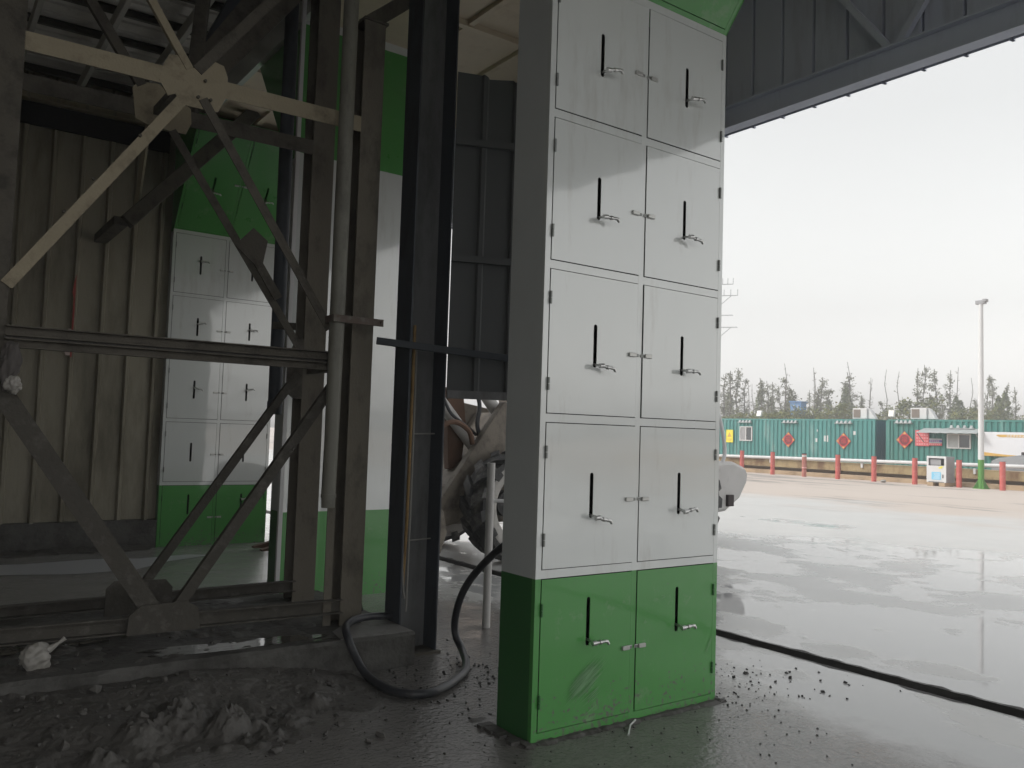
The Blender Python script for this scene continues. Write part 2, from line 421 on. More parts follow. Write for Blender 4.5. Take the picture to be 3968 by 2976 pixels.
# ================================================================== GROUND
g = MB()
TX0, TX1 = 2.885, 3.065
for x0, x1 in ((-400, TX0), (TX1, 900)):
    g.add([(x0, -500, 0), (x1, -500, 0), (x1, 900, 0), (x0, 900, 0)], [(0, 1, 2, 3)])
tag(g.build('ground', M['ground']), kind='structure')
g = MB()
# the drain slot: two ragged walls and a muddy bottom
ny = 90
for side, x in ((0, TX0), (1, TX1)):
    vs = []; fs = []
    for i in range(ny+1):
        y = -20+40*i/ny
        vs += [(x, y, -0.002), (x+(0.012 if side == 0 else -0.012)*R.uniform(0, 1.6), y, -0.06), (x, y, -0.12)]
    for i in range(ny):
        for k in (0, 1): fs.append((i*3+k, i*3+3+k, i*3+4+k, i*3+1+k))
    g.add(vs, fs)
vs = []; fs = []
for i in range(ny+1):
    y = -20+40*i/ny
    vs += [(TX0-0.01, y, -0.085+R.uniform(-.02, .02)), ((TX0+TX1)/2, y, -0.075+R.uniform(-.02, .02)), (TX1+0.01, y, -0.085+R.uniform(-.02, .02))]
for i in range(ny):
    for k in (0, 1): fs.append((i*3+k, i*3+3+k, i*3+4+k, i*3+1+k))
g.add(vs, fs)
for sg, xe in ((-1, TX0), (1, TX1)):                      # ragged lips of black silt along both edges
    vs = []; fs = []; nn = 400
    for i in range(nn+1):
        y = -20+40*i/nn
        vs += [(xe, y, 0.002), (xe+sg*(0.004+0.045*R.random()**3), y, 0.004)]
    for i in range(nn): fs.append((i*2, i*2+1, i*2+3, i*2+2))
    g.add(vs, fs)
M['trench'] = mat('dark_drain_mud', (0.045, 0.042, 0.04), 0.7, var=0.5, scale=12, bump=0.01)
tag(g.build('drain_trench', M['trench']), kind='structure')
g = MB().box(36.7, 300, -40, 80, -0.02, 0.30)
tag(g.build('raised_yard_slab', M['kerbc'], bevel=0.02), kind='structure')

# ================================================================== CABINETS
W, D, ZT = 1.4627, 0.32, 4.3055
ZB = [0.0, 0.871, 1.744, 2.595, 3.449, ZT]

def door_mesh(x0, x1, z0, z1, sx, sz0, sz1, swing, hinge_left, T=None):
    bm = bmesh.new()
    def ring(pts):
        vs = [bm.verts.new((x, 0, z)) for x, z in pts]
        return [bm.edges.new((vs[i], vs[(i+1) % len(vs)])) for i in range(len(vs))]
    es = ring([(x0, z0), (x1, z0), (x1, z1), (x0, z1)])
    r = 0.0135; sl = []
    for i in range(9):
        a = math.pi*i/8; sl.append((sx+r*math.cos(a), sz1-r+r*math.sin(a)))
    for i in range(9):
        a = math.pi+math.pi*i/8; sl.append((sx+r*math.cos(a), sz0+r+r*math.sin(a)))
    es += ring(sl)
    bmesh.ops.triangle_fill(bm, use_beauty=True, edges=es)
    ext = bmesh.ops.extrude_face_region(bm, geom=list(bm.faces))
    for v in [e for e in ext['geom'] if isinstance(e, bmesh.types.BMVert)]: v.co.y = 0.004
    for v in bm.verts:
        v.co.y -= 0.003
        hx = x0 if hinge_left else x1
        v.co.y -= abs(v.co.x-hx)*swing
    bmesh.ops.recalc_face_normals(bm, faces=bm.faces)
    if T is not None: bm.transform(T)
    me = bpy.data.meshes.new('door'); bm.to_mesh(me); bm.free()
    return me

def add_door(root, x0, x1, z0, z1, sx, sz0, sz1, mt, hinge_left, hz, T=None, handle=True, rnd=R):
    swing = rnd.uniform(0.000, 0.006)
    me = door_mesh(x0, x1, z0, z1, sx, sz0, sz1, swing, hinge_left, T)
    me.materials.append(mt)
    d = bpy.data.objects.new('door', me); COL.objects.link(d); d.parent = root
    if handle:
        h = MB(); z = hz
        tilt = rnd.uniform(-0.012, 0.012)
        h.cyl((sx, 0.06, z+0.012), (sx+0.004, -0.062, z-0.004), 0.0075, n=10)
        h.cyl((sx-0.014, -0.062, z-0.006), (sx+0.016, -0.064, z-0.003), 0.014, n=10)
        h.tube([(sx, -0.062, z-0.004), (sx+0.035, -0.066, z-0.004+tilt), (sx+0.078, -0.070, z-0.002+tilt*1.8)], 0.0085, n=10)
        h.cyl((sx+0.036, -0.066, z-0.004+tilt), (sx+0.050, -0.067, z-0.003+tilt*1.3), 0.013, n=10)
        h.tube([(sx+0.070, -0.069, z-0.002+tilt*1.7), (sx+0.088, -0.071, z-0.004+tilt*1.8), (sx+0.100, -0.072, z-0.020+tilt*1.8)], [0.010, 0.0105, 0.008], n=10)
        h.build('lever_handle', M['steel'], d, smooth=True, T=T)
    lx = x1 if hinge_left else x0
    s = 1 if hinge_left else -1
    lz = (z0+z1)/2-0.03
    k = MB().box(min(lx-s*0.068, lx-s*0.012), max(lx-s*0.068, lx-s*0.012), -0.020, -0.003, lz-0.012, lz+0.012)
    k.box(min(lx-s*0.02, lx+s*0.016), max(lx-s*0.02, lx+s*0.016), -0.009, -0.0035, lz-0.010, lz+0.010, 1)
    k.build('latch', [M['latchsteel'], M['hinge']], d, T=T, bevel=0.003)
    hx = x0 if hinge_left else x1
    for q in (0.2, 0.8):
        zz = z0+(z1-z0)*q
        hg = MB().cyl((hx, -0.009, zz-0.035), (hx, -0.009, zz-0.002), 0.0075, n=8)
        hg.cyl((hx, -0.009, zz+0.001), (hx, -0.009, zz+0.035), 0.0075, n=8)
        hg.build('hinge', M['hinge'] if mt is not M['green'] else M['shadegreen'], d, T=T)

def cabinet(name, loc, label, doors=True, front=True, back=False, slots=None, hpos=0.09, seed=1):
    rnd = random.Random(seed)
    root = thing(name, loc, label, 'cabinet', 'clad column cabinets under the roof')
    b = MB()
    GZ = ZB[1]
    # indices: 0 white, 1 green, 2 shaded side white, 3 shaded side green, 4 void
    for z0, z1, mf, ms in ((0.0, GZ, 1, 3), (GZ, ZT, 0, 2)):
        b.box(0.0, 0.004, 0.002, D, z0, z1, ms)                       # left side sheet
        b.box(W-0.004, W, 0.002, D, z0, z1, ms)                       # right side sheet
        b.box(0.004, W-0.004, D-0.004, D, z0, z1, ms)                 # back
        b.box(-0.0015, 0.036, 0.0, 0.03, z0, z1, mf)                  # stiles
        b.box(W-0.036, W+0.0015, 0.0, 0.03, z0, z1, mf)
        if doors: b.box(W/2-0.020, W/2+0.020, 0.0005, 0.03, z0, z1, mf)
    b.box(0.036, W-0.036, 0.001, 0.03, 0.0, 0.052, 1)
    b.box(0.036, W-0.036, 0.001, 0.03, GZ, GZ+0.046, 0)
    for z in ZB[2:5]: b.box(0.036, W-0.036, 0.001, 0.03, z-0.023, z+0.023, 0)
    b.box(-0.0015, W+0.0015, -0.0005, 0.03, ZT-0.023, ZT+0.025, 0)
    if not doors:
        b.box(0.036, W-0.036, -0.001, 0.012, 0.052, GZ, 1)
        b.box(0.036, W-0.036, -0.001, 0.012, GZ+0.046, ZT-0.023, 0)
    b.build('frame', [M['white'], M['green'], M['side'], M['shadegreen'], M['black']], root)
    if doors:
        li = MB(); li.box(0.006, W-0.006, 0.20, 0.205, 0.06, ZT)  # added black sheet, paints the shade seen through the door slots
        li.build('shade_liner', M['black'], root)
        g_ = 0.005
        for r in range(5):
            z0 = (0.052 if r == 0 else (GZ+0.046 if r == 1 else ZB[r]+0.023))+g_
            z1 = (GZ if r == 0 else ZB[r+1]-0.023)-g_
            mt = M['green'] if r == 0 else M['white']
            s0, s1 = [(0.477, 0.747), (1.188, 1.444), (2.043, 2.291), (2.899, 3.149), (3.747, 4.004)][r]
            for c in (0, 1):
                x0, x1 = ((0.036+g_, W/2-0.020-g_), (W/2+0.020+g_, W-0.036-g_))[c]
                hz = s0+(hpos if isinstance(hpos, float) else hpos[r][c])
                add_door(root, x0, x1, z0, z1, (0.378, 1.094)[c], s0, s1, mt, c == 0, hz, None, hz > s0, rnd)
    # flared head
    HT, HD = 1.30, 0.98
    ang = math.atan2(HD, HT); SL = math.hypot(HT, HD)
    y0 = -HD if front else 0.0
    y1 = D+HD if back else D
    hd = MB()
    poly = [(0.0, ZT+0.02)] + [(y0, ZT+HT)] + [(y1, ZT+HT), (D, ZT+0.02)]
    hd.plate(poly, 'x', 0.0, 0.004, 1)
    hd.plate(poly, 'x', W-0.004, W, 1)
    if back:
        hd.add([(0, D, ZT+0.02), (W, D, ZT+0.02), (W, y1, ZT+HT), (0, y1, ZT+HT)], [(0, 1, 2, 3)], 1)
    hd.box(0.004, W-0.004, D-0.006, D-0.002, ZT+0.025, ZT+HT, 1)
    hd.box(0.004, W-0.004, -HD+0.02 if front else 0.02, D, ZT+HT-0.006, ZT+HT-0.002, 0)
    if not front:
        hd.box(-0.0015, W+0.0015, -0.0005, 0.012, ZT+0.025, ZT+HT, 1)
        hd.box(-0.0015, W+0.0015, -0.0005, 0.012, ZT+HT, ZT+HT+0.42, 0)
    hd.build('flared_head', [M['white'], M['green']], root)
    if front:
        T = Matrix.Translation((0, 0, ZT+0.025)) @ Matrix.Rotation(ang, 4, 'X')
        fr = MB()
        for x0, x1 in ((0.0, 0.036), (W-0.036, W), (W/2-0.02, W/2+0.02)): fr.box(x0, x1, 0.0, 0.03, 0.0, SL, 0)
        fr.box(0.036, W-0.036, 0.001, 0.03, 0.0, 0.03, 0)
        fr.box(0.036, W-0.036, 0.001, 0.03, SL-0.05, SL, 0)
        if not doors: fr.box(0.036, W-0.036, 0.002, 0.02, 0.03, SL-0.05, 0)
        fr.build('head_frame', [M['green']], root, T=T)
        if doors:
            for c in (0, 1):
                x0, x1 = ((0.041, W/2-0.025), (W/2+0.025, W-0.041))[c]
                add_door(root, x0, x1, 0.035, SL-0.055, (0.378, 1.094)[c], 0.55, 0.83, M['green'], c == 0, 0.64, T, True, rnd)
    return root

HM = [(0.030, 0.038), (0.012, 0.026), (0.012, 0.032), (0.012, 0.014), (0.026, 0.045)]
cabinet('door_cabinet', (0, 0, 0), 'tall white door cabinet with green base and lever handles, largest, beside the wet yard', True, True, False, hpos=HM, seed=3)
HF = [(0.0, 0.20), (0.0, 0.0), (0.15, 0.155), (0.165, 0.15), (0.18, 0.185)]
cabinet('door_cabinet', (0.0, 8.2, -0.055), 'distant white and green door cabinet beside the dirty corrugated wall', True, True, False, hpos=HF, seed=5)
cabinet('clad_column', (0.14, 4.1, -0.03), 'plain white clad column with green base and green band, without doors, behind the steel posts', False, False, True, seed=6)
M['scuff'] = mat('pale_green_scuff', (0.17, 0.34, 0.165), 0.6, var=0.2, scale=20)
near = [o for o in bpy.data.objects if o.name == 'door_cabinet'][0]
gd = [o for o in near.children if o.name.startswith('door') and o.type == 'MESH'][:2]
def smear(door, cx, cz, ln_, ang, n, spread, seed):
    rr = random.Random(seed); s = MB(); ca, sa = math.cos(ang), math.sin(ang)
    y = -0.0105
    for i in range(n):
        o_ = rr.gauss(0, spread); l_ = ln_*rr.uniform(.3, 1); c_ = rr.uniform(-.3, .3)*ln_; h_ = rr.uniform(.0004, .0022)
        pts = []
        for a, b_ in ((-l_/2, 0), (0, h_), (l_/2, 0.2*h_), (0, -h_)):
            a += c_; b_ += o_; pts.append((cx+a*ca-b_*sa, y, cz+a*sa+b_*ca))
        s.add(pts, [(0, 1, 2, 3)])
        y -= 0.00002
    s.build('scuff_mark', M['scuff'], door)
smear(gd[0], 0.37, 0.285, 0.26, 0.62, 120, 0.03, 1)
smear(gd[0], 0.40, 0.20, 0.16, 0.5, 14, 0.02, 2)
smear(gd[1], 1.385, 0.36, 0.12, 1.15, 9, 0.006, 3)
smear(gd[1], 0.82, 0.565, 0.03, 0.9, 8, 0.006, 4)
smear(gd[1], 0.97, 0.70, 0.03, 0.3, 6, 0.006, 5)
# ================================================================== SOFFIT between the columns
t = thing('soffit', (0.14, 3.0, 5.63), 'beige boarded soffit with battens and white fascia overhead between the columns', 'soffit')
at = t.location
s = MB().box(0.16, 2.85, -1.0, 8.65, 5.66, 5.70)
s.build('board', M['soffit'], t, at)
for y in (0.9, 2.05, 3.2, 5.6, 6.6):
    MB().box(0.16, 2.85, y-0.035, y+0.035, 5.60, 5.66).build('batten', M['soffit'], t, at)
for x in (0.75, 1.45, 2.2):
    MB().box(x-0.03, x+0.03, -1.0, 8.65, 5.615, 5.6585).build('batten', M['soffit'], t, at)
MB().box(0.10, 0.16, -1.0, 8.65, 5.60, 5.97).build('fascia_board', M['white'], t, at)

# ================================================================== CANOPY: fascia, eave beam, roof deck
t = thing('canopy_roof', (2.9, 0, 4.35), 'dark steel canopy roof with grey corrugated fascia hanging over the wet yard edge', 'roof')
at = t.location
V0, V1 = -6.2, 16.0
s = MB()
# ribbed sheet facing inwards
pitch = 0.30; prof = []
y = V0
while y < V1:
    prof += [(y, 2.985), (y+0.272, 2.985), (y+0.277, 3.02), (y+0.293, 3.02)]
    y += pitch
vs = []; fs = []
for yy, xx in prof: vs += [(xx, yy, 4.36), (xx, yy, 6.6), (xx+0.004, yy, 4.36), (xx+0.004, yy, 6.6)]
for i in range(len(prof)-1):
    a = i*4; fs += [(a, a+4, a+5, a+1), (a+2, a+3, a+7, a+6), (a, a+2, a+6, a+4)]
s.add(vs, fs)
s.build('fascia_cladding', M['fascia'], t, at)
bm_ = MB()
bm_.prof(Ip(0.12, 0.20, 0.014, 0.01), (2.875, V0, 4.455), (2.875, V1, 4.455))
eb = bm_.build('eave_beam', M['fascia'], t, at)
s = MB()
for yy in [V0+0.587*i for i in range(37)]:
    s.box(2.95, 2.99, yy, yy+0.05, 4.344, 4.362)
s.box(2.81, 2.99, -0.45, -0.43, 4.36, 4.56)
for dz in (0, 0.055, 0.11):
    for dy in (-0.05, 0.05): s.cyl((2.862, -0.44+dy, 4.40+dz), (2.872, -0.44+dy, 4.40+dz), 0.011, n=6)
s.build('bolt', M['dustydk'], eb)
MB().box(2.80, 2.94, V0, V1, 5.55, 5.62).build('girt', M['fascia'], t, at)
for yc in (-0.35, 5.6, 11.5):
    for sgn, r in ((1, 0.055), (-1, 0.055)):
        MB().bar((2.90, yc+sgn*0.03, 4.56), (2.90, yc+sgn*0.75, 5.55), 0.05, 0.05).build('fascia_brace', M['fascia'], t, at)
# deck
ZR = 5.86
s = MB(); vs = []; fs = []; prof = []
y = V0
while y < 8.6:
    prof += [(y, ZR), (y+0.20, ZR), (y+0.21, ZR+0.03), (y+0.25, ZR+0.03), (y+0.26, ZR)]
    y += 0.265
for yy, zz in prof: vs += [(-9.0, yy, zz), (3.0, yy, zz+0.25), (-9.0, yy, zz+0.004), (3.0, yy, zz+0.254)]
for i in range(len(prof)-1):
    a = i*4; fs += [(a, a+1, a+5, a+4), (a+2, a+6, a+7, a+3)]
s.add(vs, fs)
s.build('roof_deck', M['deck'], t, at)
for x in (-7.5, -6.3, -5.1, -3.9, -2.75, -1.95, -1.25, -0.6, 0.3, 1.5, 2.6):
    z = ZR+0.25*(x+9)/12
    MB().prof(Cp(0.05, 0.14, 0.006), (x, V0, z-0.165), (x, 8.55, z-0.165)).build('purlin', M['purlin'], t, at)
y = -5.2
while y < 8.4:
    MB().prof(Cp(0.05, 0.08, 0.006), (-8.9, y, ZR-0.043), (2.8, y, ZR+0.20)).build('cross_purlin', M['muddy'], t, at)  # dark colour paints the shade on the purlin sides
    y += 0.74
for y in (-3.0,):
    if y == 3.4:
        MB().prof(Ip(0.16, 0.26), (-9, y, 6.0), (-0.2, y, 6.12)).build('rafter', M['dustydk'], t, at)
    else:
        MB().prof(Ip(0.16, 0.26), (-9, y, 5.64), (2.8, y, 5.86)).build('rafter', M['dustydk'], t, at)

# ================================================================== BACK WALL
t = thing('corrugated_wall', (-2.0, 8.3, -0.05), 'dirty brown corrugated sheet wall on low concrete plinth at the dark end of the shed', 'wall')
at = t.location
s = MB(); prof = []
x = -9.0
while x < -0.12:
    w_ = 0.33
    prof += [(x, 8.32), (x+w_-0.085, 8.32), (x+w_-0.065, 8.268), (x+w_-0.03, 8.268), (x+w_-0.01, 8.32)]
    x += w_
prof = [p for p in prof if p[0] < -0.02]+[(-0.003, 8.32)]
vs = []; fs = []
for xx, yy in prof: vs += [(xx, yy, 0.36), (xx, yy, 6.4), (xx, yy+0.004, 0.36), (xx, yy+0.004, 6.4)]
for i in range(len(prof)-1):
    a = i*4; fs += [(a, a+4, a+5, a+1), (a+2, a+3, a+7, a+6)]
s.add(vs, fs); s.build('sheeting', M['wall'], t, at)
s = MB(); n = 44; vs = []; fs = []
for i in range(n+1):
    xx = -9+8.996*i/n
    vs += [(xx, 8.22+R.uniform(-.012, .012), -0.1), (xx, 8.22+R.uniform(-.012, .012), 0.36+R.uniform(-.012, .008)), (xx, 8.36, 0.37), (xx, 8.36, -0.1)]
for i in range(n):
    for k in range(3): fs.append((i*4+k, i*4+4+k, i*4+5+k, i*4+1+k))
fs += [(0, 1, 2, 3), (n*4, n*4+3, n*4+2, n*4+1)]
s.add(vs, fs); s.build('plinth', M['conc'], t, at)
MB().box(-9, 2.9, 8.56, 8.6, 5.5, 6.3).build('eave_sky_blocker', M['black'], t, at)  # added black strip, stops sky leaking in at the roof edge
MB().box(-0.14, -0.003, 8.325, 8.40, -0.1, 6.4).build('corner_sky_blocker', M['wall'], t, at)  # added strip, blocks the sky gap between wall and far cabinet
MB().prof(Cp(0.12, 0.24, 0.01), (-9, 8.22, 5.72), (-0.1, 8.22, 5.72)).build('wall_beam', M['dusty'], t, at)
MB().box(-9, -0.1, 8.24, 8.28, 5.30, 5.58).build('wall_band', M['black'], t, at)
# unseen side wall, added beyond the frame on the left to keep the shed dark
s = MB(); prof = []; y = -6.0
while y < 8.3:
    prof += [(y, -8.9), (y+0.25, -8.9), (y+0.275, -8.865), (y+0.305, -8.865)]; y += 0.33
vs = []; fs = []
for yy, xx in prof: vs += [(xx, yy, 0.0), (xx, yy, 5.86)]
for i in range(len(prof)-1): a = i*2; fs.append((a, a+1, a+3, a+2))
s.add(vs, fs); s.build('light_block_sheeting', M['wall'], t, at)
t = thing('torn_poster', (-1.16, 8.27, 2.6), 'torn strip of red and white paper stuck to the corrugated wall', 'poster')
at = t.location
MB().plate([(-1.150, 2.46), (-1.20, 2.46), (-1.225, 2.58), (-1.19, 2.67), (-1.185, 2.80), (-1.150, 2.80)], 'y', 8.262, 8.264).build('white_scrap', M['paper'], t, at)
MB().plate([(-1.128, 2.44), (-1.148, 2.44), (-1.148, 3.20), (-1.165, 3.26), (-1.150, 3.40), (-1.128, 3.50)], 'y', 8.260, 8.2635).build('red_strip', M['redpaper'], t, at)

# ================================================================== RAKING STRUT
t = thing('raking_strut', (-0.79, 7.0, 4.0), 'dark square raking strut rising from the corrugated wall bracket to the soffit', 'strut')
at = t.location
MB().bar((-0.82, 7.0, 3.99), (0.62, 7.0, 5.68), 0.17, 0.17, up=(0, 1, 0)).build('tube', M['dustydk'], t, at, bevel=0.008)
MB().box(-0.95, -0.80, 7.02, 8.28, 3.95, 4.05).build('bracket', M['dustydk'], t, at)
MB().bar((-0.72, 7.05, 4.05), (-0.60, 7.2, 5.3), 0.05, 0.05).build('stay', M['dusty'], t, at)

# ================================================================== TRUSS TOWER
t = thing('steel_truss_tower', (-1.3, 2.5, 0.23), 'dusty steel lattice tower of posts, braces and gusset plates on the concrete plinth', 'steel tower')
at = t.location
F, B = 2.05, 3.0
TOP = 5.95
def part(name, mb, mt, bevel=0): return mb.build(name, mt, t, at, bevel=bevel)
# posts (I-sections, flanges facing front)
part('post', MB().prof(Ip(0.17, 0.20, 0.016, 0.012), (-0.095, F+0.10, 0.23), (-0.095, F+0.10, 4.72), up=(0, 1, 0)), M['dustymid'])
part('post', MB().prof(Ip(0.19, 0.20, 0.016, 0.012), (-0.07, B+0.10, 0.23), (-0.07, B+0.10, TOP), up=(0, 1, 0)), M['dustymid'])
part('post', MB().prof(Ip(0.24, 0.20, 0.016, 0.012), (-2.475, F+0.10, 0.23), (-2.475, F+0.10, TOP), up=(0, 1, 0)), M['dustydk'])
part('post', MB().prof(Ip(0.22, 0.20, 0.016, 0.012), (-2.47, B+0.10, 0.23), (-2.47, B+0.10, TOP), up=(0, 1, 0)), M['dustydk'])
# light angle strip standing against the front post
part('angle_strip', MB().prof(Lp(0.06, 0.008), (-0.245, F+0.01, 0.24), (-0.245, F+0.01, 2.1), up=(0, 1, 0)), M['dustymid'])
def angle2(name, p, q, a, mt, gap=0.012, depth=None):
    """double angle member in the x-z plane: two legs back to back"""
    p, q = Vector(p), Vector(q); d = (q-p).normalized(); nrm = Vector((0, 1, 0))
    m_ = MB(); tt = 0.008
    up = d.cross(nrm)
    dp = depth or a*0.7
    m_.prof([(-a/2, 0), (a/2, 0), (a/2, dp), (a/2-tt, dp), (a/2-tt, tt), (-a/2, tt)], p, q, up=nrm)
    return part(name, m_, mt)
angle2('chord', (-2.36, F, 3.888), (-0.18, F, 3.914), 0.115, M['dusty'])
angle2('chord', (-2.36, B, 3.97), (-0.16, B, 3.99), 0.12, M['dustydk'])
# middle rail: two channels with a gap
part('rail', MB().prof(Cp(0.05, 0.062, 0.008), (-2.36, F-0.03, 2.155), (-0.30, F-0.03, 2.165)), M['dustydk'])
part('rail', MB().prof(Cp(0.05, 0.055, 0.008), (-2.36, F-0.03, 2.083), (-0.30, F-0.03, 2.09)), M['dustydk'])
part('rail', MB().bar((-2.36, F-0.012, 2.12), (-0.30, F-0.012, 2.126), 0.02, 0.02), M['mud'])
angle2('brace', (-1.43, F-0.012, 3.80), (-2.37, F-0.012, 2.42), 0.072, M['dusty'])
angle2('brace', (-1.325, F-0.012, 3.80), (-0.36, F-0.012, 2.36), 0.06, M['dustydk'])
angle2('brace', (-2.40, F-0.012, 1.86), (-1.455, F-0.012, 0.45), 0.115, M['muddy'], depth=0.06)
angle2('brace', (-1.325, F-0.012, 0.45), (-0.30, F-0.012, 1.97), 0.07, M['muddy'])
angle2('brace', (-1.29, B-0.012, 3.86), (-0.20, B-0.012, 2.29), 0.062, M['dustydk'])
angle2('brace', (-1.29, B-0.012, 0.48), (-0.20, B-0.012, 2.09), 0.062, M['muddy'])
angle2('brace', (-1.42, F-0.012, 3.98), (-2.36, F-0.012, 5.38), 0.05, M['dusty'])
angle2('brace', (-1.37, F-0.012, 3.98), (-0.20, F-0.012, 5.55), 0.07, M['dustydk'])
angle2('brace', (-1.52, B-0.012, 4.15), (-2.40, B-0.012, 5.4), 0.07, M['dustydk'])
angle2('brace', (-1.22, B-0.012, 4.10), (-0.20, B-0.012, 5.5), 0.15, M['dustydk'])
# bracing across the tower's depth
part('cross_brace', MB().bar((-1.40, F+0.03, 3.95), (-1.40, B, 3.98), 0.06, 0.06), M['dustydk'])
part('cross_brace', MB().bar((-1.38, F+0.05, 0.42), (-1.36, B, 0.42), 0.06, 0.06), M['dustydk'])
part('cross_brace', MB().bar((-0.10, F+0.2, 2.12), (-0.10, B, 2.12), 0.06, 0.06), M['dustydk'])
part('hopper_strut', MB().bar((-1.32, 3.35, 4.05), (-0.30, 3.35, 5.75), 0.17, 0.12, up=(0, 1, 0)), M['dustydk'], 0.006)
part('hopper_strut', MB().bar((-1.05, 4.2, 4.35), (-0.38, 4.2, 5.9), 0.16, 0.12, up=(0, 1, 0)), M['dark'], 0.006)
part('hopper_strut', MB().bar((-1.15, 3.1, 4.0), (-0.93, 3.55, 5.9), 0.10, 0.08), M['dustydk'], 0.006)
part('brace', MB().bar((-0.10, F+0.16, 4.76), (0.62, F+0.34, 5.42), 0.09, 0.11), M['dustymid'])
part('cap_plate', MB().box(-0.19, 0.01, F-0.01, F+0.22, 4.722, 4.74), M['dustydk'])
# bottom chords
part('chord', MB().prof(Cp(0.06, 0.10, 0.009), (-2.6, F, 0.395), (-0.17, F, 0.375)), M['muddy'])
part('chord', MB().prof(Cp(0.06, 0.088, 0.009), (-2.6, B, 0.34), (-0.15, B, 0.36)), M['muddy'])
# gusset plates
part('gusset_plate', MB().plate([(-1.605, 3.862), (-1.546, 3.768), (-1.501, 3.792), (-1.46, 3.73), (-1.225, 3.735), (-1.17, 3.86), (-1.17, 3.99), (-1.20, 4.06), (-1.28, 4.075), (-1.33, 4.0), (-1.43, 3.99), (-1.46, 4.055), (-1.55, 4.04), (-1.58, 3.97)], 'y', F-0.004, F+0.006), M['dusty'])
part('gusset_plate', MB().plate([(-1.583, 4.119), (-1.544, 4.172), (-1.412, 4.191), (-1.163, 4.088), (-1.152, 3.946), (-1.189, 3.857), (-1.314, 3.856), (-1.473, 3.867), (-1.551, 3.893)], 'y', B-0.006, B+0.006), M['dusty'])
part('gusset_plate', MB().plate([(-1.615, 0.33), (-1.605, 0.45), (-1.54, 0.505), (-1.264, 0.515), (-1.188, 0.464), (-1.17, 0.33)], 'y', F-0.042, F-0.032), M['muddy'])
part('gusset_plate', MB().plate([(-1.57, 0.26), (-1.565, 0.456), (-1.512, 0.505), (-1.163, 0.495), (-1.112, 0.437), (-1.112, 0.26)], 'y', B-0.042, B-0.032), M['muddy'])
part('gusset_plate', MB().plate([(-0.165, 2.38), (-0.235, 2.36), (-0.30, 2.22), (-0.30, 1.93), (-0.235, 1.88), (-0.165, 1.88)], 'y', B-0.006, B+0.006), M['dustydk'])
part('gusset_plate', MB().plate([(-0.78, 3.06), (-0.64, 3.22), (-0.52, 3.13), (-0.55, 2.95), (-0.38, 2.70), (-0.44, 2.66), (-0.62, 2.93)], 'y', B-0.03, B-0.02), M['dustydk'])
for x, z in ((-1.32, 3.92), (-1.36, 3.80), (-1.95, 3.13), (-2.1, 2.9), (-1.7, 3.46), (-1.28, 3.80)):
    part('bolt_head', MB().cyl((x, F-0.03, z), (x, F-0.012, z), 0.011, n=6), M['dustydk'])

# bundle of rags jammed between rail and left post
def blob(name, c, rx, ry, rz, mt, parent=None, at=None, seed=1, amp=0.35, sub=3, freq=3.0):
    from mathutils import noise as mn
    bm = bmesh.new(); bmesh.ops.create_icosphere(bm, subdivisions=sub, radius=1)
    off = Vector((seed*7.3, seed*1.7, seed*3.1))
    for v in bm.verts:
        d = v.co.normalized(); k = 1+amp*mn.noise(d*freq*0.5+off)+amp*0.5*mn.noise(d*freq*1.7+off)
        v.co = Vector((d.x*rx*k, d.y*ry*k, d.z*rz*k))+Vector(c)-Vector(at or (0, 0, 0))
    me = bpy.data.meshes.new(name); bm.to_mesh(me); bm.free(); me.materials.append(mt)
    me.polygons.foreach_set('use_smooth', [True]*len(me.polygons))
    o = bpy.data.objects.new(name, me); COL.objects.link(o)
    if parent: o.parent = parent
    elif at: o.location = at
    return o
t2 = thing('rag_bundle', (-2.30, 1.98, 1.82), 'grey rag and plastic bundle tied at the left tower post under the rail', 'rag')
blob('rag', (-2.33, 1.97, 1.95), 0.05, 0.05, 0.13, M['rag'], t2, (-2.30, 1.98, 1.82), 3, 0.45, 4, 2.2)
blob('plastic_scrap', (-2.31, 1.95, 1.84), 0.045, 0.04, 0.05, M['bag'], t2, (-2.30, 1.98, 1.82), 9, 0.5, 4, 2)

# ================================================================== PIPES
t = thing('downpipe', (-0.255, 3.36, 1.75), 'long dark round downpipe hanging behind the rear tower post, open at its lower end', 'pipe')
at = t.location
MB().cyl((-0.255, 3.36, 1.75), (-0.275, 3.36, 6.1), 0.058, n=20).build('tube', M['dark'], t, at, smooth=True)
MB().cyl((-0.255, 3.36, 1.75), (-0.255, 3.36, 1.86), 0.064, n=20).build('socket', M['dark'], t, at, smooth=True)
MB().bar((-0.33, 3.30, 2.5), (-0.10, 3.22, 2.5), 0.03, 0.06).build('clamp', M['dustydk'], t, at)
MB().bar((-0.11, 3.5, 0.0), (-0.11, 3.5, 6.1), 0.035, 0.035).build('batten', M['ltgrey'], t, at)
t = thing('downpipe', (-0.34, 1.96, 1.08), 'grey plastic downpipe with rusty clamp on the front tower post', 'pipe')
at = t.location
MB().tube([(-0.345, 1.965, 1.09), (-0.347, 1.965, 1.20), (-0.342, 1.965, 1.55), (-0.34, 1.965, 2.4), (-0.335, 1.965, 5.8)], [0.047, 0.050, 0.050, 0.054, 0.054], 22).build('tube', M['plasticpipe'], t, at, smooth=True)
MB().tube([(-0.3455, 1.965, 1.16), (-0.346, 1.965, 1.185)], 0.054, 22).build('ring', M['plasticpipe'], t, at, smooth=True)
cl = MB().box(-0.40, -0.01, 1.888, 1.905, 2.40, 2.45); cl.box(-0.40, -0.387, 1.905, 2.05, 2.40, 2.45); cl.cyl((-0.03, 1.87, 2.425), (-0.03, 1.889, 2.425), 0.012, n=6)
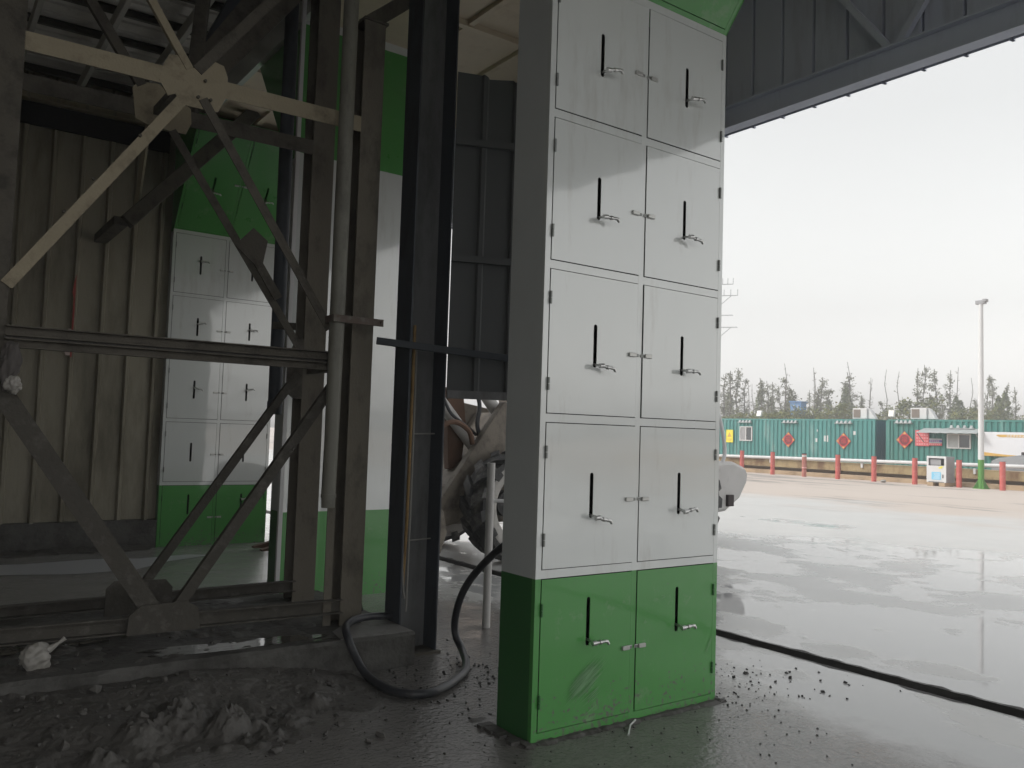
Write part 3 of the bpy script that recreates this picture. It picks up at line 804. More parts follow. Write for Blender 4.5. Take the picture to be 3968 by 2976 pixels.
cl.build('clamp', mat('rusty_clamp', (0.13, 0.10, 0.085), 0.85, var=0.4, scale=14, dirt=(0.2, 0.19, 0.17), dscale=12, damt=0.4), t, at)

# ================================================================== PLINTH, MUD
def conc_block():
    s = MB(); nx = 60; vs = []; fs = []
    x0, x1, y0, y1, z1 = -7.0, 0.215, 1.64, 3.42, 0.232
    prof = lambda x, k: [(y0+0.01*math.sin(x*7), 0.0), (y0+R.uniform(-.008, .008), 0.10), (y0+R.uniform(-.006, .008), z1-0.02), (y0+0.02, z1+R.uniform(-.004, .004)), (y0+0.5, z1), (y1-0.05, z1), (y1, z1-0.03), (y1, 0)]
    n = 8
    for i in range(nx+1):
        x = x0+(x1-x0)*i/nx
        for yy, zz in prof(x, i): vs.append((x, yy, zz))
    for i in range(nx):
        for k in range(n-1): fs.append((i*n+k, (i+1)*n+k, (i+1)*n+k+1, i*n+k+1))
    fs += [tuple(range(n)), tuple(range(nx*n+n-1, nx*n-1, -1))]
    return s.add(vs, fs)
b_ = conc_block().build('concrete_plinth', M['conc'], None, (-1.3, 2.5, 0))
M['bareconc'] = mat('bare_concrete_top', (0.24, 0.235, 0.225), 0.6, var=0.25, scale=5, dirt=(0.11, 0.105, 0.10), dscale=5, damt=0.4, bump=0.004)
bt = MB().plate([(-0.34, 1.67), (0.205, 1.66), (0.207, 2.30), (0.02, 2.36), (-0.18, 2.02), (-0.30, 1.9)], 'z', 0.2335, 0.2375).build('bare_top', M['bareconc'], b_, (-1.3, 2.5, 0))
tag(b_, 'low dirty concrete plinth carrying the lattice tower, one end bare by the hose', 'plinth')
def sheet(name, pts, z, mt):
    s = MB(); s.add([(x, y, z) for x, y in pts], [tuple(range(len(pts)))])
    return tag(s.build(name, mt), kind='structure')
def puddle(cx, cy, rx, ry, seed, z):
    rr = random.Random(seed); n = 40; ph = [rr.uniform(0, 6.28) for _ in range(4)]
    return [(cx+rx*math.cos(a)*(1+0.25*math.sin(3*a+ph[0])+0.12*math.sin(7*a+ph[1])), cy+ry*math.sin(a)*(1+0.3*math.sin(2*a+ph[2])+0.15*math.sin(5*a+ph[3]))) for a in [2*math.pi*i/n for i in range(n)]]
sheet('puddle_water', puddle(-1.05, 1.86, 0.55, 0.13, 3, 0), 0.2365, M['water'])
sheet('puddle_water', puddle(-0.45, 1.72, 0.10, 0.02, 5, 0), 0.2368, M['water'])
M['slurry'] = mat('pale_slurry', (0.44, 0.45, 0.47), 0.4, var=0.12, scale=3)
sheet('dried_slurry', [(-3.6, 6.6), (-2.6, 6.5), (-1.9, 6.68), (-1.2, 6.45), (-0.6, 6.5), (-0.15, 6.95), (0.45, 7.25), (0.2, 7.4), (-0.4, 7.3), (-0.9, 7.45), (-1.6, 7.35), (-2.4, 7.5), (-3.6, 7.45)], 0.0045, M['slurry'])

sheet('puddle_water', puddle(-2.1, 0.62, 0.30, 0.10, 21, 0), 0.014, M['water'])
sheet('puddle_water', puddle(-2.2, 2.35, 0.5, 0.10, 25, 0), 0.243, M['water'])
from mathutils import noise as mn
def heap(name, x0, x1, y0, y1, nx, ny_, hf, mt, z0=0.0):
    s = MB(); vs = []; fs = []
    for j in range(ny_+1):
        for i in range(nx+1):
            x = x0+(x1-x0)*i/nx; y = y0+(y1-y0)*j/ny_
            vs.append((x, y, z0+hf(x, y)))
    for j in range(ny_):
        for i in range(nx):
            a = j*(nx+1)+i; fs.append((a, a+1, a+nx+2, a+nx+1))
    s.add(vs, fs)
    return tag(s.build(name, mt, smooth=True), kind='stuff')
def ss(a, b, x):
    t_ = max(0, min(1, (x-a)/(b-a))); return t_*t_*(3-2*t_)
def mudh(x, y):
    base = 0.17*ss(0.55, 1.55, y-0.28*max(0, x+1.9)*0.9)*ss(0.15, -1.2, x)
    n1 = mn.noise(Vector((x*3.1, y*3.1, 0.3))); n2 = mn.noise(Vector((x*8, y*8, 1.7))); n3 = mn.noise(Vector((x*21, y*21, 4)))
    n4 = mn.noise(Vector((x*47, y*47, 8)))
    big = ss(0.55, 0.1, math.hypot((x+1.05)/0.9, (y-0.85)/0.55))
    clump = max(0, n1)*0.05+max(0, n2)*(0.025+0.10*big)+abs(n3)*(0.010+0.02*big)+abs(n4)*0.006
    for bx, by, bh, br in ((-1.30, .95, .12, .12), (-1.12, .80, .09, .08), (-1.5, 1.1, .09, .13), (-1.22, .72, .07, .06), (-1.75, .95, .07, .12), (-0.95, .95, .05, .09), (-1.05, .68, .05, .05), (-1.95, .8, .06, .1), (-1.4, .75, .05, .06), (-0.72, 1.15, .04, .07)):
        dd = math.hypot(x-bx, y-by)*(1+0.5*n2+0.35*n3)/br
        if dd < 1.6: clump += bh*(1-ss(0.35, 1.25, dd))*(0.85+0.5*n3+0.3*n4)
    mask = ss(0.0, 0.05, base+0.02)
    edge = ss(0.1, 0.4, y)
    return -0.012+base*edge+clump*mask*edge
heap('mud', -3.6, 0.2, 0.2, 1.66, 380, 150, mudh, M['mud'])
def mudh2(x, y):
    d = abs(y-2.1); n2 = mn.noise(Vector((x*7, y*7, 9))); n3 = mn.noise(Vector((x*19, y*19, 3)))
    f = ss(-0.15, -0.5, x)*ss(1.68, 1.80, y)*ss(3.38, 3.25, y)
    return -0.014+f*(0.010+max(0, n2)*0.035*ss(0.9, 0.0, d)+abs(n3)*0.018*ss(0.0, 0.5, abs(n2)))+0.05*f*max(0, mn.noise(Vector((x*2.2, y*2.2, 5))))*ss(1.9, 2.1, y)
heap('mud', -3.6, -0.15, 1.66, 3.4, 210, 110, mudh2, M['mud'], 0.232)
def mudh3(x, y):
    n2 = mn.noise(Vector((x*6, y*6, 12))); n3 = mn.noise(Vector((x*17, y*17, 3)))
    return -0.02+0.10*ss(7.75, 8.15, y)+max(0, n2)*0.09+abs(n3)*0.03
heap('mud', -4.5, -0.1, 7.7, 8.24, 150, 22, mudh3, M['mud'], -0.05)
# loose stones and grit (countless)
def grit(name, items, mt):
    s = MB()
    for (x, y, z, r) in items:
        a = [Vector((R.gauss(0, 1), R.gauss(0, 1), R.gauss(0, .6))).normalized()*r*R.uniform(.75, 1.1) for _ in range(13)]
        bm = bmesh.new(); vv = [bm.verts.new(p) for p in a]
        try:
            bmesh.ops.convex_hull(bm, input=vv)
        except Exception: pass
        bm.verts.ensure_lookup_table(); idx = {v: i for i, v in enumerate(bm.verts)}
        s.add([v.co+Vector((x, y, z+r*0.35)) for v in bm.verts], [[idx[v] for v in f.verts] for f in bm.faces]); bm.free()
    return tag(s.build(name, mt), kind='stuff')
it = []
for _ in range(200):
    x = 1.45+abs(R.gauss(0, 0.55)); y = R.gauss(0.25, 0.32)
    if x < 2.85: it.append((x, y, 0, R.choice((.004, .005, .007, .009, .014))*R.uniform(.7, 1.2)))
for _ in range(260):
    x = R.uniform(-1.0, 1.7); y = R.gauss(-0.1, 0.5)
    if y > -0.01 and 0 < x < 1.47 and y < .35: continue
    it.append((x, y, 0, R.choice((.003, .005, .006, .008))*R.uniform(.7, 1.2)))
for _ in range(260):
    it.append((R.uniform(-0.5, 1.0), R.gauss(1.2, 0.35), 0, R.choice((.004, .006, .009, .013))))
for _ in range(40):
    it.append((1.46+R.uniform(-.02, .1), R.uniform(-.03, .3), 0, R.uniform(.01, .028)))
grit('gravel', it, M['stone'])
it = []
for _ in range(260):
    x = R.uniform(-3.2, -0.5); y = R.uniform(0.45, 1.6)
    it.append((x, y, max(0, mudh(x, y)), R.choice((.006, .009, .012, .018, .03))*R.uniform(.7, 1.3)))
for _ in range(140):
    x = R.uniform(-3.2, -0.3); y = R.uniform(1.7, 3.2)
    it.append((x, y, 0.232+max(0, mudh2(x, y)), R.choice((.005, .008, .012, .02))*R.uniform(.7, 1.2)))
grit('rubble', it, M['mud'])
# mortar squeezed out under the cabinet foot
s = MB(); n = 50; vs = []; fs = []
for i in range(n+1):
    x = -0.05+1.56*i/n; k = R.uniform(.6, 1.3)
    vs += [(x, -0.045*k, 0.001), (x, -0.025*k, 0.012*k), (x, 0.03, 0.014*k)]
for i in range(n):
    for k in (0, 1): fs.append((i*3+k, i*3+3+k, i*3+4+k, i*3+1+k))
s.add(vs, fs)
for i in range(9): s.box(-0.06+R.uniform(-.04, .02), -0.01, i*0.04, i*0.04+0.05, 0, 0.02*R.uniform(.5, 1.2))
tag(s.build('mortar_residue', M['conc']), kind='stuff', label=None)
o = MB().tube([(0.55, -0.17, 0.006), (0.66, -0.07, 0.012), (0.74, -0.03, 0.016)], 0.005, 6).build('stick', M['ltgrey'], None, (0.6, -0.1, 0))
tag(o, 'short pale stick lying on the wet floor before the cabinet base', 'stick')

t = thing('plastic_bag', (-2.10, 1.85, 0.235), 'crumpled off-white plastic bag with a knotted end lying on the muddy plinth', 'bag')
blob('bag_body', (-2.12, 1.85, 0.30), 0.085, 0.07, 0.075, M['bag'], t, (-2.10, 1.85, 0.235), 4, 0.42, 4, 2.2)
MB().tube([(-2.06, 1.84, 0.34), (-2.01, 1.83, 0.375), (-1.98, 1.825, 0.40)], [0.022, 0.009, 0.014], 8).build('knotted_end', M['bag'], t, (-2.10, 1.85, 0.235), smooth=True)

# ================================================================== H COLUMN and its conduits
t = thing('steel_column', (0.37, 2.05, 0), 'dark blue steel H-section column between the tower and the near cabinet', 'steel column')
at = t.location
MB().box(0.515, 0.53, 1.87, 2.22, 0, 6.2).build('flange', M['dark'], t, at, bevel=0.003)
MB().box(0.205, 0.22, 1.87, 2.10, 0.0, 6.2).build('flange', M['dark'], t, at, bevel=0.003)
MB().box(0.22, 0.515, 2.045, 2.057, 0, 6.2).build('web', M['web'], t, at)
for z in (1.62, 0.82): MB().cyl((0.22, 1.99, z), (0.515, 1.99, z+0.012), 0.006, n=6).build('tie_wire', M['cable'], t, at)
MB().box(0.19, 0.55, 1.84, 2.26, 0.0, 0.018).build('base_plate', M['dustydk'], t, at)
t = thing('conduit', (0.30, 1.98, 0.3), 'rusty yellow conduit running down the web of the dark H column', 'conduit')
MB().tube([(0.305, 1.985, 2.45), (0.303, 1.985, 1.6), (0.300, 1.985, 0.95), (0.285, 1.985, 0.45)], 0.012, 8).build('pipe', M['rustpipe'], t, t.location, smooth=True)
MB().tube([(0.326, 1.98, 2.3), (0.325, 1.98, 1.2), (0.320, 1.98, 0.30)], 0.008, 8).build('wire', M['cable'], t, t.location, smooth=True)
o = MB().tube([(0.262, 1.97, 2.2), (0.262, 1.97, 1.0), (0.268, 1.97, 0.62), (0.285, 1.97, 0.45), (0.30, 1.97, 0.40)], 0.009, 8).build('cable', M['cable'], None, (0.26, 1.97, 0.4), smooth=True)
tag(o, 'thin pale cable bending inwards low on the dark H column', 'cable')
o = MB().tube([(0.02, 2.30, 1.9), (0.03, 2.30, 1.2), (0.035, 2.30, 0.75), (0.075, 2.30, 0.42), (0.11, 2.28, 0.27)], 0.009, 8).build('cable', M['cableblack'], None, (0.05, 2.3, 0.27), smooth=True)
tag(o, 'thin black cable hanging in front of the green band of the plain column', 'cable')
o = MB().bar((-0.02, 1.97, 2.302), (1.10, 1.36, 2.185), 0.045, 0.052).build('steel_rail', M['dark'], None, (0.6, 1.965, 2.3), bevel=0.003)
tag(o, 'narrow horizontal steel rail from the tower post across the H column', 'rail')

# sheet panel hanging behind the near cabinet
t = thing('cladding_panel', (0.56, 1.72, 1.9), 'dark ribbed sheet panel hanging between the H column and the near cabinet', 'panel')
at = t.location
P0, P1 = Vector((0.482, 1.783, 0)), Vector((1.30, 1.45, 0))
dv = (P1-P0); ln = dv.length; dv.normalize(); nv = Vector((dv.y, -dv.x, 0))
s = MB(); prof = []; x = 0
while x < ln:
    prof += [(x, 0), (x+0.19, 0), (x+0.205, 0.02), (x+0.235, 0.02), (x+0.25, 0)]; x += 0.25
vs = []; fs = []
for a, c in prof:
    p = P0+dv*a+nv*c
    vs += [(p.x, p.y, 1.95), (p.x, p.y, 4.40+R.uniform(-.025, .025)), (p.x-nv.x*.004, p.y-nv.y*.004, 1.95), (p.x-nv.x*.004, p.y-nv.y*.004, 4.38)]
for i in range(len(prof)-1):
    a = i*4; fs += [(a, a+4, a+5, a+1), (a+2, a+3, a+7, a+6)]
s.add(vs, fs); s.build('sheet', M['panel'], t, at)
for z in (1.93, 2.96, 3.86):
    a, c = P0+nv*0.03, P1+nv*0.03
    MB().bar((a.x, a.y, z), (c.x, c.y, z), 0.04, 0.05 if z > 2 else 0.06).build('rail', M['web'] if z < 2 else M['panel'], t, at)

# pipe post with a stub rail in the gap
t = thing('pipe_post', (1.313, 2.361, 0), 'upright dirty grey steel pipe post standing in the wet gap before the loader wheel', 'post')
at = t.location
MB().cyl((1.313, 2.361, 0), (1.313, 2.361, 1.394), 0.034, n=18).build('tube', M['loadgrey'], t, at, smooth=True)
MB().cyl((1.34, 2.361, 1.07), (1.70, 2.18, 1.07), 0.016, n=12).build('rail_stub', M['ltgrey'], t, at, smooth=True)

# ================================================================== HOSE
def catmull(P, k=8):
    P = [Vector(p) for p in P]; out = []
    for i in range(len(P)-1):
        p0, p1, p2, p3 = P[max(i-1, 0)], P[i], P[i+1], P[min(i+2, len(P)-1)]
        for j in range(k):
            s_ = j/k
            out.append(0.5*((2*p1)+(p2-p0)*s_+(2*p0-5*p1+4*p2-p3)*s_*s_+(3*p1-p0-3*p2+p3)*s_**3))
    out.append(P[-1]); return out
t = thing('rubber_hose', (-0.1, 1.5, 0.05), 'thick black rubber hose looping off the plinth end and up behind the near cabinet', 'hose')
hp = [(0.235, 2.0, 0.278), (0.139, 1.98, 0.285), (0.011, 1.95, 0.300), (-0.15, 1.88, 0.305), (-0.255, 1.78, 0.29), (-0.295, 1.66, 0.245), (-0.272, 1.585, 0.14), (-0.25, 1.45, 0.045), (-0.245, 1.14, 0.030), (-0.145, 0.975, 0.030), (0.03, 0.985, 0.030), (0.33, 1.20, 0.030), (0.48, 1.38, 0.035), (0.60, 1.62, 0.06),
      (0.605, 1.72, 0.14), (0.590, 1.72, 0.25), (0.545, 1.60, 0.42), (0.547, 1.50, 0.565), (0.56, 1.35, 0.71), (0.595, 1.15, 0.87), (0.68, 0.95, 1.0)]
MB().tube(catmull(hp), 0.027, 14).build('hose', M['rubber'], t, t.location, smooth=True)
MB().cyl((0.233, 2.0, 0.278), (0.268, 2.0, 0.272), 0.021, n=14).build('nozzle', M['ltgrey'], t, t.location, smooth=True)

# ================================================================== WHEEL LOADER
t = thing('wheel_loader', (5.4, 6.2, 0), 'dusty cream wheel loader with muddy tyres parked behind the near cabinet', 'wheel loader')
at = Vector(t.location)
def wheel(cx, v0, v1, r, side):
    wroot = None
    s = MB(); n = 48; cy = (v0+v1)/2; hw = (v1-v0)/2
    secs = [(-hw*0.8, r*0.60), (-hw*0.98, r*0.70), (-hw, r*0.82), (-hw*0.88, r*0.90), (0, r*0.915), (hw*0.88, r*0.90), (hw, r*0.82), (hw*0.98, r*0.70), (hw*0.8, r*0.60)]
    vs = []; fs = []; k = len(secs)
    for i in range(n):
        a = 2*math.pi*i/n
        for dy, q in secs: vs.append((cx+q*math.cos(a), cy+dy, r+q*math.sin(a)))
    for i in range(n):
        for j in range(k-1):
            fs.append((i*k+j, ((i+1) % n)*k+j, ((i+1) % n)*k+j+1, i*k+j+1))
    s.add(vs, fs)
    for q_ in range(len(s.f)): s.m[q_] = 1 if (q_ % (k-1)) in (0, 1, k-3, k-2) else 0
    nl = 15
    for i in range(nl):                       # chevron lugs
        for sg in (-1, 1):
            a0 = 2*math.pi*(i+(0.5 if sg > 0 else 0))/nl
            pts = []
            for dy, da, q in ((0.02*sg, 0.16, 1.0), (sg*hw*0.55, 0.03, 1.0), (sg*hw*0.97, -0.06, 0.96), (sg*hw*1.03, -0.08, 0.86)):
                pts.append((dy, a0+da, q))
            wv = 0.095
            vs = []; fs = []
            for dy, aa, q in pts:
                for e in (-wv, wv):
                    for qq in (q*0.88, q*1.0): vs.append((cx+r*qq*math.cos(aa+e), cy+dy, r+r*qq*math.sin(aa+e)))
            for j in range(len(pts)-1):
                b0 = j*4; b1 = b0+4
                fs += [(b0, b1, b1+1, b0+1), (b0+1, b1+1, b1+3, b0+3), (b0+3, b1+3, b1+2, b0+2), (b0+2, b1+2, b1, b0)]
            fs += [(0, 1, 3, 2), (12, 14, 15, 13)]
            s.add(vs, fs)
    ty = s.build('wheel', [M['tyre'], M['tyreside']], t, at, smooth=True)
    h = MB(); yo = v0 if side < 0 else v1; dn = -1 if side < 0 else 1
    yi = yo-dn*0.07
    h.cyl((cx, yi, r), (cx, yi-dn*0.02, r), r*0.61, n=36)
    h.cyl((cx, yi, r), (cx, yi+dn*0.05, r), r*0.30, r*0.24, n=24)
    for i in range(10):
        a = 2*math.pi*i/10; h.cyl((cx+r*.42*math.cos(a), yi, r+r*.42*math.sin(a)), (cx+r*.42*math.cos(a), yi+dn*.03, r+r*.42*math.sin(a)), 0.022, n=6)
    h.build('rim', M['rim'], ty, smooth=True)
for cx in (3.69, 6.75):
    wheel(cx, 4.98, 5.50, 0.73, -1); wheel(cx, 6.90, 7.42, 0.73, 1)
def lp(name, mb, mt, bevel=0.0, parent=None, smooth=False): return mb.build(name, mt, parent or t, at if not parent else at, bevel=bevel, smooth=smooth)
lp('front_frame', MB().plate([(2.95, 0.45), (4.3, 0.45), (4.4, 0.9), (4.3, 1.75), (3.95, 1.95), (3.6, 1.5), (3.0, 0.95)], 'y', 5.75, 6.65), M['loader'], 0.02)
lp('axle', MB().cyl((3.69, 5.4, 0.73), (3.69, 7.0, 0.73), 0.17, n=18).cyl((6.75, 5.4, 0.73), (6.75, 7.0, 0.73), 0.17, n=18), M['tyre'])
for yy in (5.62, 6.66):
    lp('boom_arm', MB().plate([(4.25, 2.0), (4.15, 1.62), (3.12, 0.50), (2.72, 0.40), (2.66, 0.60), (3.74, 2.08)], 'y', yy, yy+0.12), M['loader'], 0.01)
lp('cross_tube', MB().cyl((3.1, 5.60, 0.85), (3.1, 6.80, 0.85), 0.055, n=16), M['loader'])
lp('bell_crank', MB().plate([(3.10, 2.25), (3.35, 2.25), (3.42, 1.75), (3.36, 1.15), (3.16, 1.15), (3.12, 1.75)], 'y', 6.05, 6.17), M['rust'], 0.01)
cy = lp('tilt_cylinder', MB().cyl((2.75, 6.0, 2.28), (3.55, 6.0, 1.42), 0.085, n=18), M['loadgrey'], smooth=True)
lp('cylinder_rod', MB().cyl((2.45, 6.0, 2.6), (2.75, 6.0, 2.28), 0.045, n=12).cyl((2.72, 6.0, 2.31), (2.82, 6.0, 2.20), 0.105, n=16), M['ltgrey'], 0, cy, True)
cy = lp('lift_cylinder', MB().cyl((3.45, 5.9, 2.35), (4.25, 5.9, 1.45), 0.085, n=18), M['loadgrey'], smooth=True)
lp('hydraulic_hose', MB().tube(catmull([(2.9, 5.86, 2.15), (3.02, 5.82, 1.9), (3.25, 5.82, 1.75), (3.45, 5.84, 1.62)]), 0.022, 8), M['rubber'])
lp('hydraulic_hose', MB().tube(catmull([(3.3, 5.8, 2.35), (3.42, 5.75, 2.05), (3.40, 5.75, 1.75), (3.52, 5.8, 1.5)]), 0.03, 8), M['rubber'])
lp('hydraulic_hose', MB().tube(catmull([(2.65, 5.7, 1.62), (2.95, 5.66, 1.78), (3.2, 5.66, 1.68), (3.3, 5.7, 1.5)]), 0.035, 8), M['rust'])
bk = [(2.36, 0.72), (2.42, 0.48), (2.34, 0.24), (2.15, 0.09), (1.8, 0.06), (1.25, 0.05), (1.25, 0.09), (1.8, 0.11), (2.12, 0.14), (2.29, 0.28), (2.34, 0.48), (2.29, 0.70), (1.85, 0.98), (1.87, 1.02)]
sd_ = [(2.36, 0.72), (2.42, 0.48), (2.34, 0.24), (2.15, 0.07), (1.35, 0.05), (1.45, 0.36), (1.85, 1.0)]
lp('bucket', MB().plate(bk, 'y', 4.86, 7.54).plate(sd_, 'y', 4.83, 4.86).plate(sd_, 'y', 7.54, 7.57), M['loader'], 0.004)
for i in range(9):
    yy = 4.95+i*0.31
    lp('tooth', MB().plate([(1.33, 0.03), (1.33, 0.12), (1.05, 0.05), (1.05, 0.03)], 'y', yy, yy+0.10), M['rust'])
lp('rear_frame', MB().box(4.5, 7.6, 5.65, 6.75, 0.55, 1.15), M['loader'], 0.03)
cab = lp('cab', MB().plate([(4.55, 1.35), (6.05, 1.35), (6.05, 3.05), (4.85, 3.12), (4.5, 2.2)], 'y', 5.5, 6.9), M['loader'], 0.05)
lp('cab_window', MB().plate([(4.78, 2.05), (5.85, 2.05), (5.85, 2.92), (4.98, 2.97)], 'y', 5.494, 5.50), M['glass'], 0, cab)
lp('cab_window', MB().box(4.50, 4.51, 5.62, 6.78, 2.25, 2.30).plate([(5.62, 2.2), (6.78, 2.2), (6.74, 3.0), (5.66, 3.0)], 'x', 4.70, 4.83), M['glass'], 0, cab)
hood = lp('hood', MB().plate([(6.0, 1.1), (7.66, 1.1), (7.74, 1.75), (7.60, 2.32), (6.0, 2.4)], 'y', 5.34, 7.06), M['ltgrey'], 0.04)
lp('grille', MB().plate([(5.5, 1.35), (6.9, 1.35), (6.9, 2.1), (5.5, 2.1)], 'x', 7.68, 7.735), M['black'], 0, hood)
lp('guard_bar', MB().tube(catmull([(7.58, 5.3, 2.33), (7.76, 5.3, 1.9), (7.86, 5.3, 1.5), (7.80, 5.3, 1.28)]), 0.03, 8), M['ltgrey'], 0, hood, True)
cw = lp('counterweight', MB().plate([(7.0, 0.62), (7.35, 0.50), (7.80, 0.54), (8.14, 0.74), (8.30, 0.98), (8.32, 1.12), (8.27, 1.22), (7.95, 1.32), (7.45, 1.30), (7.0, 1.28)], 'y', 5.18, 7.25), M['loadgrey'], 0.05)
lp('tail_light', MB().box(7.76, 7.90, 5.13, 5.19, 0.62, 0.80), M['blackcap'], 0.006, cw)

# sand heap in the far yard seen through the gap
def sandh(x, y):
    d = math.hypot((x-24)/9, (y-31)/8); return max(-0.1, 4.2*(1-d))+0.25*mn.noise(Vector((x*.7, y*.7, 2)))*(1 if d < 1 else 0)
s = MB(); vs = []; fs = []; N_ = 50
for j in range(N_+1):
    for i in range(N_+1):
        x = 14+20*i/N_; y = 22+18*j/N_; vs.append((x, y, sandh(x, y)))
for j in range(N_):
    for i in range(N_): a = j*(N_+1)+i; fs.append((a, a+1, a+N_+2, a+N_+1))
o = s.add(vs, fs).build('sand_heap', M['sand'], None, (24, 31, 0), smooth=True)
tag(o, 'pinkish heap of sand in the yard beyond the wheel loader', 'sand heap')

# ================================================================== YARD EDGE
s = MB(); n = 60; vs = []; fs = []
for i in range(n+1):
    y = -10+55*i/n
    vs += [(34.08+R.uniform(-.02, .02), y, 0.0), (34.10+R.uniform(-.02, .02), y, 0.19+R.uniform(-.012, .012)), (34.42, y, 0.20), (34.42, y, 0.0)]
for i in range(n):
    for k in range(3): fs.append((i*4+k, i*4+4+k, i*4+5+k, i*4+1+k))
tag(s.add(vs, fs).build('kerb', M['kerbc']), kind='structure')
t = thing('weighbridge', (35.2, 18, 0), 'long raised weighbridge with stained ochre side beam and white guard rail', 'weighbridge')
at = t.location
for i in range(5):
    y0 = -8.0+9.6*i
    MB().prof(Cp(0.16, 0.40, 0.03), (35.08, y0+0.06, 0.545), (35.08, y0+9.5, 0.545)).build('side_beam', M['ochre'], t, at)
    p_ = MB().box(35.0, 35.2, y0-0.07, y0+0.05, 0.0, 0.72); p_.box(34.96, 35.0, y0-0.10, y0+0.08, 0.20, 0.36)
    p_.build('bearing_post', M['rust'] if i % 2 else M['ochre'], t, at, bevel=0.01)
MB().box(35.2, 36.6, -8, 40, 0.66, 0.73).build('deck', M['kerbc'], t, at)
MB().tube([(34.9, 40, 0.70), (34.9, 28, 0.79), (34.9, 12.3, 0.965), (34.9, -8, 1.1)], 0.085, 12).build('guard_rail', M['ltgrey'], t, at, smooth=True)
for i in range(9):
    MB().box(34.93, 35.03, -7+5.3*i, -6.9+5.3*i, 0.55, 0.80).build('rail_bracket', M['ltgrey'], t, at)

# bollards
t0 = thing('bollard', (33.3, 25.41, 0), 'x', 'bollard', 'red bollards along the kerb')
MB().cyl((0, 0, 0), (0, 0, 1.15), 0.11, n=20).build('post', M['red'], t0, smooth=True)
MB().cyl((0, 0, 1.15), (0, 0, 1.158), 0.112, n=20).build('cap', M['blackcap'], t0, smooth=True)
t1 = thing('bollard', (33.3, 19.76, 0), 'x', 'bollard', 'red bollards along the kerb')
MB().cyl((0, 0, 0), (0, 0, 1.10), 0.11, n=20).build('post', M['redb'], t1, smooth=True)
MB().cyl((0, 0, 1.10), (0, 0, 1.155), 0.113, n=20).build('cap', M['blackcap'], t1, smooth=True)
MB().cyl((0, 0, 0.98), (0, 0, 1.06), 0.1125, n=20).build('band', M['ltgrey'], t1, smooth=True)
MB().cyl((0, 0, 0.42), (0, 0, 0.47), 0.1125, n=20).build('band', M['pinkmark'], t1, smooth=True)
t0['label'] = 'red bollard nearest the loader counterweight, partly hidden by it'
t1['label'] = 'faded brownish red bollard with black cap and white tape below its top'
dup(t0, (33.3, 23.47, 0), 'pinkish red bollard just left of the left red diamond, second from the loader')
dup(t0, (33.3, 21.61, 0), 'red bollard between the two red diamonds on the left container').location = (33.3, 19.77, 0)
t1.location = (33.3, 21.61, 0)
for o_, l_ in ((bpy.data.objects['bollard.003'], 'red bollard in front of the right diamond of the left container'),):
    o_['label'] = l_
dup(t0, (33.3, 17.93, 0), 'red bollard standing before the dark gap between the two containers')
dup(t0, (33.3, 16.01, 0), 'red bollard just left of the grey kiosk cabinet')
dup(t0, (33.3, 14.10, 0), 'red bollard just right of the grey kiosk, with chipped white top')
dup(t0, (33.3, 12.37, 0), 'red bollard on the far side of the lamp pole, in front of the grey car')

# kiosk cabinet
t = thing('kiosk_cabinet', (33.35, 14.9, 0), 'pale grey card kiosk with dark screen recess and blue label on two blocks', 'kiosk')
at = t.location
kb = MB().box(33.0, 33.75, 14.50, 15.30, 0.16, 0.52, 0)
kb.box(33.0, 33.75, 14.50, 14.56, 0.52, 1.27); kb.box(33.0, 33.75, 15.24, 15.30, 0.52, 1.27); kb.box(33.0, 33.75, 14.56, 15.24, 1.19, 1.27)
kb.box(33.0, 33.75, 14.56, 15.24, 0.52, 0.88); kb.box(33.12, 33.75, 14.56, 15.24, 0.88, 1.19, 1)
kb.build('body', [M['midgrey'], M['black']], t, at, bevel=0.012)
MB().box(32.985, 33.0, 14.56, 15.25, 0.20, 0.87).build('front_panel', M['ltgrey'], t, at, bevel=0.004)
MB().box(32.982, 32.999, 14.48, 15.32, 1.185, 1.275).box(32.982, 32.999, 14.48, 14.57, 0.16, 1.185).box(32.982, 32.999, 15.235, 15.32, 0.16, 1.185).build('bezel', M['ltgrey'], t, at, bevel=0.006)
MB().box(33.06, 33.08, 14.74, 15.22, 0.90, 1.14).build('screen', M['midgrey'], t, at)
lb = MB().box(32.975, 32.984, 14.70, 15.10, 0.28, 0.60, 0)
for k in range(5): lb.box(32.971, 32.9745, 14.74, 15.06-R.uniform(0, .1), 0.33+k*0.05, 0.345+k*0.05, 1)
lb.build('label_plate', [M['cyan'], M['signwhite']], t, at)
MB().box(32.975, 32.984, 14.66, 14.80, 0.76, 0.82).box(32.975, 32.984, 14.60, 14.72, 0.82, 0.855).build('sticker', M['yellow'], t, at)
MB().box(32.965, 32.984, 14.60, 14.63, 0.36, 0.50).build('handle', M['blackcap'], t, at)
for y in (14.52, 15.02): MB().box(32.95, 33.7, y, y+0.26, 0.0, 0.157).build('foot_block', M['kerbc'], t, at, bevel=0.01)

